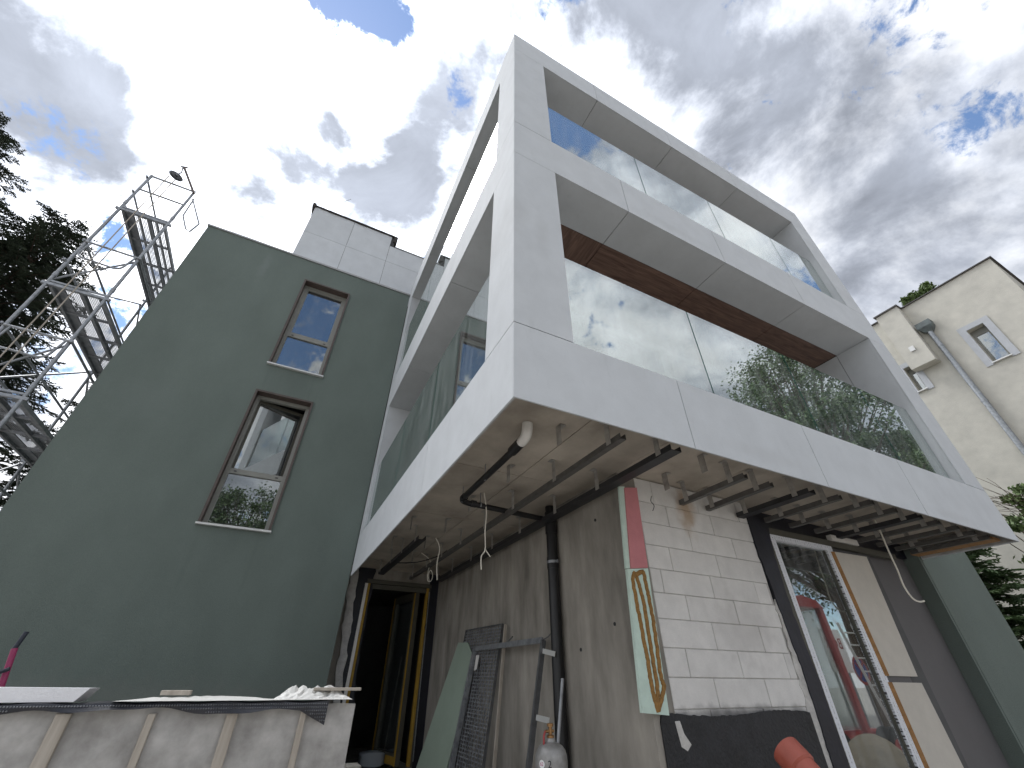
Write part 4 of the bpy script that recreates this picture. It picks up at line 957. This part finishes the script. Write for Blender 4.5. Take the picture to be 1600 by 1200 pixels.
# ------------------------------------------------------------------ scaffolding beside the green wall
SC = thing('scaffolding', 'galvanised steel scaffold tower with perforated decks beside the green wall', 'scaffolding', (-5.08, 6.7, 0))
xi, xo = -4.715, -5.452; yf = [5.35, 7.92, 10.49]; rt_ = 0.024
decks = [0.75, 2.75, 4.74, 6.68, 8.74]
for y in yf:
    for x in (xi, xo):
        mb = MB(); mb.tube([(x, y, 0.03), (x, y, 9.88 if x == xo or y == yf[0] else 9.4)], rt_, 12); 
        for z in (2.9, 4.9, 6.85, 8.9): mb.tube([(x, y, z - 0.03), (x, y, z + 0.05)], rt_ + 0.006, 12)
        hide_smooth(mb.build('post', 'galvanised', SC)); box('base_plate', x - 0.075, x + 0.075, y - 0.075, y + 0.075, 0.004, 0.03, 'galvanised', SC)
for z in decks:
    for y in yf:
        MB().box(xo - 0.06, xi + 0.06, y - 0.022, y + 0.022, z - 0.055, z - 0.01).box(xo, xi, y - 0.012, y + 0.012, z + 0.02, z + 0.05).build('transom', 'galvanised', SC)
    # perforated deck: two panels of crossing strips with side beams
    dk = thing('deck', '', '', (-5.08, 6.6, z)); del dk['label']; del dk['category']; dk.parent = SC; dk.location = Vector((-5.08, 6.6, z)) - WLOC[SC.name]
    x0d, x1d = xo + 0.05, xi - 0.05; y0d, y1d = yf[0] + 0.03, yf[2] - 0.03
    mb = MB(); mb.box(x0d, x0d + 0.14, y0d, y1d, z - 0.012, z + 0.004)
    nst = 20
    for i in range(nst + 1):
        x = x0d + 0.14 + (x1d - x0d - 0.14) * i / nst; mb.add([(x - 0.007, y0d, z), (x + 0.007, y0d, z), (x + 0.007, y1d, z), (x - 0.007, y1d, z)], [(0, 1, 2, 3)])
    ny_ = 190
    for i in range(ny_ + 1):
        y = y0d + (y1d - y0d) * i / ny_; mb.add([(x0d + 0.14, y - 0.0065, z - 0.001), (x1d, y - 0.0065, z - 0.001), (x1d, y + 0.0065, z - 0.001), (x0d + 0.14, y + 0.0065, z - 0.001)], [(0, 1, 2, 3)])
    mb.build('perforated_plate', 'old_steel', dk, kind='stuff')
    mb = MB()
    for x in (x0d, (x0d + 0.14 + x1d) / 2, x1d): mb.box(x - 0.022, x + 0.022, y0d, y1d, z - 0.062, z - 0.004)
    for k in range(1, 8): y = y0d + (y1d - y0d) * k / 8; mb.box(x0d + 0.024, x1d - 0.024, y - 0.014, y + 0.014, z - 0.045, z - 0.006)
    mb.build('deck_beam', 'old_steel', dk)
    if z > 1:
        for h in (0.5, 1.02):
            hide_smooth(MB().tube([(xo - 0.03, yf[0] - 0.05, z + h), (xo - 0.03, yf[2] + 0.05, z + h)], 0.019, 10).build('guard_rail', 'galvanised', SC))
        box('toe_board', xo - 0.012, xo + 0.012, yf[0] + 0.05, yf[2] - 0.05, z + 0.01, z + 0.15, 'old_steel', SC) if z > 8 else None
    if 1 < z < 8.7:
        zt_ = z + 1.0
        mb = MB(); mb.tube([(xo, yf[0] - 0.03, zt_), (xi + 0.05, yf[0] - 0.03, zt_ - 0.02)], 0.019, 10)
        mb.tube([(xo + 0.08, yf[0] - 0.03, zt_)] + arc(Vector((xo + 0.08, yf[0] - 0.03, zt_)), Vector((xo + 0.03, yf[0] - 0.03, zt_ - 0.36)), Vector((xi - 0.1, yf[0] - 0.03, zt_ - 0.38)), 0.12) + arc(Vector((xo + 0.1, yf[0] - 0.03, zt_ - 0.36)), Vector((xi - 0.10, yf[0] - 0.03, zt_ - 0.40)), Vector((xi - 0.03, yf[0] - 0.03, zt_ - 0.02)), 0.12) + [(xi - 0.03, yf[0] - 0.03, zt_ - 0.02)], 0.016, 10)
        hide_smooth(mb.build('end_guard', 'galvanised', SC))
        hide_smooth(MB().tube([(xo - 0.05, yf[0], z - 0.0), (xo - 0.05, yf[1], z + 1.9)], 0.018, 10).build('diagonal_brace', 'galvanised', SC))
        hide_smooth(MB().tube([(xo - 0.05, yf[2], z - 0.0), (xo - 0.05, yf[1], z + 1.9)], 0.018, 10).build('diagonal_brace', 'galvanised', SC))
        hide_smooth(MB().tube([(xi + 0.03, yf[0] - 0.05, z + 0.98), (xi + 0.03, yf[2], z + 0.98)], 0.019, 10).build('guard_rail', 'galvanised', SC))
        hide_smooth(MB().tube([(xo, yf[0] + 0.03, z + 0.1), (xi, yf[0] + 0.03, z + 0.95)], 0.016, 10).build('cross_brace', 'galvanised', SC))
for z in (9.38, 9.86): hide_smooth(MB().tube([(xo, yf[0], z), (xi, yf[0], z)], 0.02, 10).build('end_rail', 'galvanised', SC))
lq = [py_(303, 311, 5.3), py_(286, 337, 5.3), py_(290, 357, 5.3), py_(296, 362, 5.3), py_(311, 350, 5.3), py_(301, 311, 5.3)]
hide_smooth(MB().tube(lq[:4] + lq[4:], 0.016, 8).build('loose_bracket', 'galvanised', SC), 60)
arm = [py_(303, 302, 5.28), py_(288, 262, 5.28)]
hide_smooth(MB().tube(arm, 0.024, 10).tube([arm[1] + Vector((-0.06, 0, 0)), arm[1] + Vector((0.05, 0, 0.04))], 0.016, 8).build('pulley_arm', 'brown_metal', SC))
# wall-side stub frames of the second bay seen above the wall edge
for z in (9.55,):
    hide_smooth(MB().tube([(xi, yf[1], 9.4), (xi, yf[1], 9.95)], rt_, 10).tube([(xi, yf[1], 9.9), (xi + 0.5, yf[1], 9.86)], 0.02, 10).build('wall_tie', 'galvanised', SC))
pc = py_(275, 275, 5.28)
PU = thing('pulley_wheel', 'dark rope pulley wheel hanging from the scaffold top', 'pulley', pc - Vector((0, 0, 0.15)))
ddir = Vector((0.45, -0.75, 0.2)).normalized(); uu = ddir.cross(Vector((0, 0, 1))).normalized(); vv_ = ddir.cross(uu)
def disc(r0, t, nm, mname):
    ps = [pc + uu * math.cos(2 * math.pi * k / 24) * r0 + vv_ * math.sin(2 * math.pi * k / 24) * r0 - ddir * t / 2 for k in range(24)]
    hide_smooth(MB().prism(ps, ddir * t).build(nm, mname, PU), 50)
disc(0.125, 0.012, 'flange', 'dark_steel'); disc(0.10, 0.05, 'sheave', 'rail_black'); disc(0.03, 0.09, 'hub', 'dark_steel')
MB().tube([pc + ddir * 0.04, pc + ddir * 0.03 + Vector((0.03, 0, 0.13)), arm[1] + Vector((-0.02, -0.01, 0))], 0.012, 8).tube([pc - uu * 0.11, pc - uu * 0.14 + Vector((0, 0, 0.08)), pc - uu * 0.09 + Vector((0, 0, 0.1))], 0.008, 6).build('hook', 'dark_steel', PU)
for k, (sx_, lb_) in enumerate(((-0.09, 'left of two ropes hanging from the pulley down the scaffold'), (0.03, 'right of two ropes hanging from the pulley down the scaffold'))):
    o = MB().tube([(pc.x + sx_, pc.y, 0.02), (pc.x + sx_ + 0.01, pc.y - 0.01, 5), (pc.x + sx_, pc.y, pc.z - 0.06)], 0.009, 6).build('rope', 'timber'); tag(o, lb_, 'rope', 'pulley ropes on the scaffold')

# ------------------------------------------------------------------ neighbour's house
XN = 16.0
def pn(px, py, dx=0.0): return px_(px, py, XN + dx)
NB = thing('neighbour_house', 'beige rendered neighbour house with flat roof beyond the white balcony box', 'house', (XN + 4, 4, 0))
cn = pn(1546, 404); zt_n = cn.z; y0n = cn.y
wins = []
for (tl_, br_) in (((1512, 518), (1582, 556)), ((1405, 575), (1449, 606))): pass
w1a, w1b = pn(1526, 509), pn(1579, 556); wA = (w1b.y, w1a.y)
def win_rect(pts):
    P_ = [pn(*p) for p in pts]; return min(p.y for p in P_), max(p.y for p in P_), min(p.z for p in P_), max(p.z for p in P_)
WN = [win_rect([(1513, 516), (1538, 507), (1578, 555), (1552, 566)]), win_rect([(1413, 576), (1424, 571), (1446, 606), (1436, 612)])]
yend = 13.0
WN = [(a, b_, c_, d_) for (a, b_, c_, d_) in WN]
cuts_y = sorted([y0n, yend] + [v for w_ in WN for v in w_[:2]])
mb = MB()
ys_ = [y0n, *WN[0][:2], *WN[1][:2], yend]
mb.box(XN, XN + 0.4, ys_[0], ys_[1], 0, zt_n); mb.box(XN, XN + 0.4, ys_[2], ys_[3], 0, zt_n); mb.box(XN, XN + 0.4, ys_[4], ys_[5], 0, zt_n)
for w_ in WN: mb.box(XN, XN + 0.4, w_[0], w_[1], 0, w_[2]); mb.box(XN, XN + 0.4, w_[0], w_[1], w_[3], zt_n)
mb.box(XN + 0.4, XN + 10, y0n, y0n + 0.4, 0, zt_n); mb.box(XN + 0.4, XN + 10, yend - 0.4, yend, 0, zt_n)
mb.build('wall', 'neighbour_render', NB)
mb = MB(); mb.box(XN - 0.06, XN + 0.3, y0n - 0.06, yend, zt_n + 0.002, zt_n + 0.035); mb.box(XN + 0.3, XN + 10, y0n - 0.06, y0n + 0.3, zt_n + 0.002, zt_n + 0.035); mb.build('roof_edge', 'neighbour_edge', NB)
box('roof', XN + 0.4, XN + 10, y0n + 0.4, yend - 0.4, zt_n - 0.4, zt_n - 0.2, 'roof_felt', NB)
for w_ in WN:
    wo_ = thing('window', '', '', (XN, (w_[0] + w_[1]) / 2, w_[2])); del wo_['label']; del wo_['category']; wo_.parent = NB; wo_.location = Vector((XN, (w_[0] + w_[1]) / 2, w_[2])) - WLOC[NB.name]
    a, b_, c_, d_ = w_; s = 0.17
    mb = MB(); mb.box(XN - 0.025, XN - 0.001, a - s, a, c_ - s * 0.4, d_ + s); mb.box(XN - 0.025, XN - 0.001, b_, b_ + s, c_ - s * 0.4, d_ + s); mb.box(XN - 0.025, XN - 0.001, a, b_, d_, d_ + s); mb.build('surround', 'neighbour_trim', wo_)
    mb = MB(); mb.box(XN - 0.07, XN + 0.15, a - 0.02, b_ + 0.02, c_ - 0.035, c_ - 0.001); mb.build('sill', 'sill_metal', wo_)
    mb = MB(); f_ = 0.06; mb.box(XN + 0.2, XN + 0.26, a, a + f_, c_, d_); mb.box(XN + 0.2, XN + 0.26, b_ - f_, b_, c_, d_); mb.box(XN + 0.2, XN + 0.26, a + f_, b_ - f_, d_ - 0.2, d_); mb.box(XN + 0.2, XN + 0.26, a + f_, b_ - f_, c_, c_ + f_); mb.build('frame', 'window_grey', wo_)
    box('pane', XN + 0.225, XN + 0.24, a + f_, b_ - f_, c_ + f_, d_ - 0.2, 'window_glass', wo_); box('blind', XN + 0.30, XN + 0.31, a, b_, c_, d_, 'blind', wo_)
# projecting box at the roof edge
k1, k2 = pn(1462, 560, -0.35), pn(1438, 571, -0.35)
ka, kb = pn(1412, 484), pn(1385, 497)
y_a = min(k1.y, k2.y); y_b = max(k1.y, k2.y) + 0.25
bxn = box('bay', XN - 0.35, XN - 0.001, y_a, y_b, k1.z, zt_n - 0.02, 'neighbour_render', NB); box('bay_cap', XN - 0.40, XN - 0.062, y_a - 0.04, y_b + 0.04, zt_n - 0.018, zt_n + 0.03, 'neighbour_edge', NB)
vp = pn(1425, 545, -0.36); box('vent_cover', XN - 0.38, XN - 0.352, vp.y - 0.07, vp.y + 0.07, vp.z - 0.09, vp.z + 0.09, 'sill_metal', NB)
# rainwater hopper and downpipe
h = pn(1452, 517, -0.1); hy = h.y
hp = MB(); hz = pn(1449, 508, -0.1).z
hp.add([(XN - 0.26, hy - 0.2, hz + 0.12), (XN - 0.26, hy + 0.2, hz + 0.12), (XN - 0.002, hy + 0.2, hz + 0.12), (XN - 0.002, hy - 0.2, hz + 0.12),
        (XN - 0.26, hy - 0.2, hz - 0.08), (XN - 0.26, hy + 0.2, hz - 0.08), (XN - 0.002, hy + 0.2, hz - 0.08), (XN - 0.002, hy - 0.2, hz - 0.08),
        (XN - 0.17, hy - 0.08, hz - 0.26), (XN - 0.17, hy + 0.08, hz - 0.26), (XN - 0.01, hy + 0.08, hz - 0.26), (XN - 0.01, hy - 0.08, hz - 0.26)],
       [(0, 1, 2, 3), (0, 4, 5, 1), (1, 5, 6, 2), (2, 6, 7, 3), (3, 7, 4, 0), (4, 8, 9, 5), (5, 9, 10, 6), (6, 10, 11, 7), (7, 11, 8, 4), (8, 11, 10, 9)])
hp.build('rain_hopper', 'patina', NB)
dpn = hide_smooth(MB().tube([(XN - 0.10, hy, 0.0), (XN - 0.10, hy, hz - 0.2)], 0.07, 16).build('downpipe', 'galvanised', NB))
for z in (hz - 0.9, hz - 3.0, hz - 5.5, hz - 8): hide_smooth(MB().tube([(XN - 0.10, hy, z), (XN - 0.10, hy, z + 0.05)], 0.08, 16).build('pipe_clip', 'galvanised', dpn))

# ------------------------------------------------------------------ vegetation
def quadcloud(mb_v, mb_f, c, a, b_):
    k = len(mb_v); mb_v += [c - a - b_, c + a - b_, c + a + b_, c - a + b_]; mb_f.append((k, k + 1, k + 2, k + 3))
def mesh_raw(name, vs, fs, mname, parent):
    mb = MB(); mb.v = vs; mb.f = fs; mb.mi = [0] * len(fs); return mb.build(name, mname, parent)
def conifer(base, height, rad, label, mname='spruce', seed=1, whorl=0.42, droop=0.25, twigs=26, z_start=0.12, dens=7, group=None, size=1.0, shape=0.8):
    rnd = random.Random(seed); base = Vector(base)
    T = thing('conifer_tree', label, 'tree', base, group)
    hide_smooth(MB().tube([base, base + Vector((0, 0, height * 0.5)), base + Vector((0.05, 0, height))], height * 0.014 + 0.03, 10, r2=0.012).build('trunk', 'bark', T), 80)
    vs = []; fs = []; bmb = MB()
    z = height * z_start
    while z < height * 0.985:
        f = 1 - z / height
        L0 = rad * (f ** shape) * (1 if f < 0.9 else 0.9)
        nb = max(4, int(dens * (0.55 + 0.45 * f)))
        a0 = rnd.uniform(0, 6.28)
        for k in range(nb):
            an = a0 + 6.283 * k / nb + rnd.uniform(-0.35, 0.35); Lb = L0 * rnd.uniform(0.62, 1.18) + 0.12
            d = Vector((math.cos(an), math.sin(an), 0)); s_ = Vector((-d.y, d.x, 0))
            rise = rnd.uniform(0.05, 0.3) * (1.3 - f)
            zb = z + rnd.uniform(-0.2, 0.2) * whorl
            def bp(t): return base + Vector((0, 0, zb)) + d * Lb * t + Vector((0, 0, Lb * (rise * t - droop * t * t * (0.6 + f) + 0.12 * max(0, t - 0.75))))
            if Lb > 0.5: bmb.tube([bp(0), bp(0.5), bp(0.92)], 0.012 + 0.010 * Lb, 4, caps=False, r2=0.005)
            nt_ = max(4, int(twigs * Lb / 1.6))
            for i in range(nt_):
                t = 0.12 + 0.9 * (i + rnd.random()) / nt_; p = bp(min(t, 1.02))
                sd = 1 if i % 2 else -1
                ll = (0.13 + 0.34 * Lb * (1 - t) * 0.55 + 0.10 * rnd.random()) * size
                td = (d * rnd.uniform(0.35, 0.9) + s_ * sd * rnd.uniform(0.4, 1.0) + Vector((0, 0, rnd.uniform(-0.55, 0.12)))).normalized()
                wv = td.cross(Vector((rnd.uniform(-.4, .4), rnd.uniform(-.4, .4), 1))).normalized()
                nsub = 2 + int(ll / 0.13)
                for q2 in range(nsub):
                    tt = (q2 + 0.5) / nsub; ce = p + td * ll * tt
                    # needle sprays branching off the twig
                    for sg_ in (-1, 1):
                        nd_ = (td * 0.75 + wv * sg_ * rnd.uniform(0.5, 1.0) + Vector((0, 0, rnd.uniform(-0.25, 0.25)))).normalized()
                        hw = td.cross(nd_); hw = hw.normalized() if hw.length > 1e-3 else Vector((0, 0, 1))
                        w_ = nd_.cross(hw).normalized()
                        ln = rnd.uniform(0.05, 0.10) * size
                        k0 = len(vs); wd = 0.014 * size
                        vs += [ce - w_ * wd, ce + w_ * wd, ce + nd_ * ln + w_ * wd * 0.7, ce + nd_ * ln - w_ * wd * 0.7]; fs.append((k0, k0 + 1, k0 + 2, k0 + 3))
                    quadcloud(vs, fs, ce, td * ll * 0.5 / nsub * 1.15, wv * 0.014 * size)
                    quadcloud(vs, fs, ce, td * ll * 0.5 / nsub * 1.15, td.cross(wv) * 0.014 * size)
        z += whorl * rnd.uniform(0.75, 1.2) * (0.65 + 0.35 * f)
    br = bmb.build('branches', 'bark', T) if bmb.v else None
    mesh_raw('crown', vs, fs, mname, T)
    return T
def leafy(base, height, rad, label, mname='leaf', seed=1, clumps=90, leaves=90, leaf=0.10, crown0=0.3, squash=1.0, cat='tree', name='leafy_tree', trunk_r=None, group=None):
    rnd = random.Random(seed); base = Vector(base); T = thing(name, label, cat, base, group)
    tr = trunk_r if trunk_r else 0.018 * height + 0.03
    tb = MB(); tb.tube([base, base + Vector((0.1, 0.05, height * 0.35)), base + Vector((0.0, 0.1, height * 0.75))], tr, 10, r2=tr * 0.35)
    tb.build('trunk', 'bark', T)
    cz = height * (crown0 + 1) / 2; hz_ = height * (1 - crown0) / 2
    vs = []; fs = []; lb = MB()
    for i in range(clumps):
        while True:
            p = Vector((rnd.uniform(-1, 1), rnd.uniform(-1, 1), rnd.uniform(-1, 1)))
            if 0.35 < p.length < 1: break
        p = Vector((p.x * rad * (1 - 0.25 * p.z), p.y * rad * (1 - 0.25 * p.z), cz + p.z * hz_)) 
        c0 = base + p
        st = base + Vector((0, 0, max(height * 0.25, p.z * 0.6)))
        lb.tube([st, st * 0.45 + c0 * 0.55 + Vector((0, 0, 0.2)), c0], tr * 0.22, 4, caps=False, r2=0.01)
        cr = rad * rnd.uniform(0.10, 0.24)
        for k in range(leaves):
            g_ = Vector((rnd.gauss(0, 1), rnd.gauss(0, 1), rnd.gauss(0, 0.7))) * cr * 0.5
            n_ = Vector((rnd.gauss(0, 1), rnd.gauss(0, 1), rnd.gauss(0.7, 0.8))).normalized()
            u2 = n_.cross(Vector((rnd.uniform(-1, 1), rnd.uniform(-1, 1), 0.3))).normalized(); w2 = n_.cross(u2)
            s_ = leaf * rnd.uniform(0.6, 1.3); ce = c0 + g_; k0 = len(vs)
            vs += [ce - u2 * s_, ce + w2 * s_ * 0.55, ce + u2 * s_, ce - w2 * s_ * 0.55]; fs.append((k0, k0 + 1, k0 + 2, k0 + 3))
    lb.build('limbs', 'bark', T)
    mesh_raw('crown', vs, fs, mname, T)
    return T
# spruces behind the scaffold
SP = dict(whorl=0.35, twigs=38, dens=10, group='spruces behind the scaffold', shape=0.6)
ap = py_(112, 343, 13.0); conifer((ap.x, 13.0, 0), ap.z, 4.6, 'dark spruce directly behind the scaffold tower', seed=3, z_start=0.25, **SP)
ap = py_(-4, 186, 13.5); conifer((ap.x, 13.5, 0), ap.z, 5.4, 'tall dark spruce at the left edge of the picture', seed=5, z_start=0.3, **SP)
conifer((-8.0, 17.5, 0), 13.0, 3.8, 'lower spruce behind the lowest scaffold deck', seed=8, z_start=0.12, **SP)
# conifers on the right, beyond the green wall
CF = dict(group='conifers by the neighbour house', size=1.15, whorl=0.24, dens=10, shape=0.7)
conifer((13.4, 2.75, 0), 4.75, 1.7, 'green conifer at the right edge under the balcony box corner', 'conifer_green', seed=11, twigs=40, **CF)
conifer((13.2, 4.3, 0), 4.9, 1.7, 'green conifer just beyond the edge of the far green wall', 'conifer_green', seed=12, twigs=40, **CF)
conifer((14.2, 6.2, 0), 5.6, 1.8, 'dark green conifer farthest back beside the neighbour house', 'conifer_green', seed=14, twigs=36, **CF)
# shrub with bare twigs before the neighbour's wall
sb = px_(1606, 790, 14.6)
SH = leafy((sb.x, sb.y, 0), sb.z + 0.45, 0.75, 'tall leafy shrub with bare twigs against the neighbour wall', 'leaf_light', seed=21, clumps=34, leaves=70, leaf=0.06, crown0=0.62, cat='shrub', name='tall_shrub', trunk_r=0.05)
mb = MB(); rnd = random.Random(4)
for k in range(26):
    p0 = Vector((sb.x + rnd.uniform(-.3, .3), sb.y + rnd.uniform(-0.2, .5), sb.z + rnd.uniform(-0.5, 0.2))); d_ = Vector((rnd.uniform(-.3, .1), rnd.uniform(0.2, 1.0), rnd.uniform(0.0, 0.8))).normalized()
    mb.tube([p0, p0 + d_ * 0.5 + Vector((0, 0, rnd.uniform(-.05, .1))), p0 + d_ * rnd.uniform(0.7, 1.3)], 0.008, 4, r2=0.003)
mb.build('bare_twigs', 'bark', SH)
# tree top showing over the neighbour's roof
tp = px_(1424, 449, 27.0); leafy((27.0, tp.y, 0), tp.z, 1.5, 'green tree top showing over the roof of the neighbour house', 'leaf_light', seed=31, clumps=60, leaves=110, leaf=0.13, crown0=0.72, trunk_r=0.22)
# trees on the other side of the street, mirrored in the balcony glass and in the windows
leafy((22.6, -8.6, 0), 19.0, 4.6, 'large tree across the site, mirrored in the balcony glass', 'leaf', seed=41, clumps=190, leaves=270, leaf=0.085, crown0=0.25, group='trees mirrored in the glass')
leafy((33.5, -9.0, 0), 15.5, 4.6, 'spreading tree farther right, mirrored at the end of the balcony glass', 'leaf', seed=42, clumps=190, leaves=270, leaf=0.09, crown0=0.2, group='trees mirrored in the glass')
leafy((-3.8, -14.5, 0), 11.2, 3.6, 'leafy tree behind the viewer, mirrored in the lower green wall window', 'leaf', seed=43, clumps=170, leaves=150, leaf=0.075, crown0=0.3, group='trees mirrored in the glass')

# ------------------------------------------------------------------ site things mirrored in the tall window
LD = thing('loader_cab', 'red framed machine cab with glass sides, mirrored in the tall taped window', 'machine', (11.6, -4.2, 0))
x0, x1, y0, y1 = 10.6, 12.1, -5.0, -3.6
mb = MB()
for (x, y) in ((x0, y0), (x1, y0), (x0, y1), (x1, y1)): mb.bar((x, y, 0.75), (x + (0.06 if x == x0 else -0.06), y, 3.3), 0.14, 0.14)
mb.build('cab_frame', 'red_paint', LD)
rp_ = [(x0 - 0.05, y0, 3.28), (x0 + 0.15, y0, 3.46), ((x0 + x1) / 2, y0, 3.55), (x1 - 0.15, y0, 3.46), (x1 + 0.05, y0, 3.28)]
MB().prism([(p[0], y0 - 0.08, p[2]) for p in rp_], (0, y1 - y0 + 0.16, 0)).build('cab_roof', 'red_paint', LD)
box('engine_body', x0 - 0.2, x1 + 0.9, y0 + 0.05, y1 - 0.05, 0.45, 0.78, 'red_paint', LD, 0.04)
box('side_window', x0 + 0.1, x1 - 0.1, y1 - 0.03, y1 - 0.015, 0.8, 3.26, 'clear_glass', LD); box('side_window', x0 + 0.1, x1 - 0.1, y0 + 0.015, y0 + 0.03, 0.8, 3.26, 'clear_glass', LD)
box('seat', x0 + 0.4, x0 + 0.95, -4.6, -4.0, 0.79, 1.35, 'rail_black', LD, 0.05)
for (x, y) in ((x0, y0 - 0.15), (x1 + 0.6, y0 - 0.15), (x0, y1 + 0.15), (x1 + 0.6, y1 + 0.15)):
    whl = hide_smooth(MB().tube([(x, y - 0.13, 0.42), (x, y + 0.13, 0.42)], 0.42, 28).build('wheel', 'tyre', LD)); MB().tube([(x, y - 0.14, 0.42), (x, y + 0.14, 0.42)], 0.2, 20).build('rim', 'red_paint', whl)
SG = thing('site_sign', 'white site sign board with red lettering beside the red cab', 'sign', (13.0, -4.1, 0))
box('board', 12.55, 13.45, -4.13, -4.10, 1.9, 2.9, 'white_paint', SG); [MB().tube([(xp_, -4.165, 0), (xp_, -4.165, 2.9)], 0.03, 8).build('post', 'galvanised', SG) for xp_ in (12.7, 13.3)]
vs, fs = text_mesh('BOX', 0.36); MB().add([Vector((13.0 - p.x, -4.095, 2.55 + p.y)) for p in vs], fs).build('lettering', 'red_paint', SG)
NS = thing('no_parking_sign', 'round blue and red no parking sign leaning by the ladder', 'sign', (13.1, -3.7, 0))
def ydisc(cx, cy, cz_, r0, nm, mname, par, t=0.004):
    MB().prism([(cx + r0 * math.cos(2 * math.pi * k / 32), cy, cz_ + r0 * math.sin(2 * math.pi * k / 32)) for k in range(32)], (0, t, 0)).build(nm, mname, par)
ydisc(13.15, -3.75, 1.95, 0.32, 'rim', 'red_paint', NS); ydisc(13.15, -3.745, 1.95, 0.25, 'face', 'blue_paint', NS)
for s_ in (-1, 1): MB().bar((13.15 - 0.17, -3.738 + 0.002 * s_, 1.95 - 0.17 * s_), (13.15 + 0.17, -3.738 + 0.002 * s_, 1.95 + 0.17 * s_), 0.055, 0.003, (1, 0, -s_)).build('cross_bar', 'red_paint', NS)
MB().tube([(13.15, -3.78, 0), (13.15, -3.78, 2.2)], 0.03, 10).build('post', 'galvanised', NS)
LA = thing('ladder', 'white aluminium ladder leaning in front of the round sign', 'ladder', (13.1, -3.3, 0))
for x in (12.75, 13.35): MB().bar((x, -3.2, 0.0), (x, -3.66, 3.0), 0.06, 0.025, (0, 1, 0)).build('rail', 'sill_metal', LA)
for k in range(10): t = (k + 0.7) / 10.5; MB().tube([(12.76, -3.2 - 0.46 * t, 3.0 * t), (13.34, -3.2 - 0.46 * t, 3.0 * t)], 0.018, 8).build('rung', 'sill_metal', LA)
# heap of sand in front of the tall window, seen only in its glass
mb = MB(); n_ = 36; vs = []
for j in range(n_ + 1):
    for i in range(n_ + 1):
        u = i / n_ * 2 - 1; v_ = j / n_ * 2 - 1; r2_ = min(1, math.hypot(u, v_)); h = 0.85 * (1 - r2_ ** 1.5) * (1 + 0.15 * math.sin(5 * u + 3 * v_)) + (jit(0.02) if r2_ < 0.98 else 0)
        vs.append((9.3 + u * 2.1, -2.2 + v_ * 1.1, max(0.006, h)))
mb.add(vs, [(j * (n_ + 1) + i, j * (n_ + 1) + i + 1, (j + 1) * (n_ + 1) + i + 1, (j + 1) * (n_ + 1) + i) for j in range(n_) for i in range(n_)])
o = hide_smooth(mb.build('sand_heap', 'sand'), 60); tag(o, 'heap of sand mirrored at the foot of the tall window', 'sand')
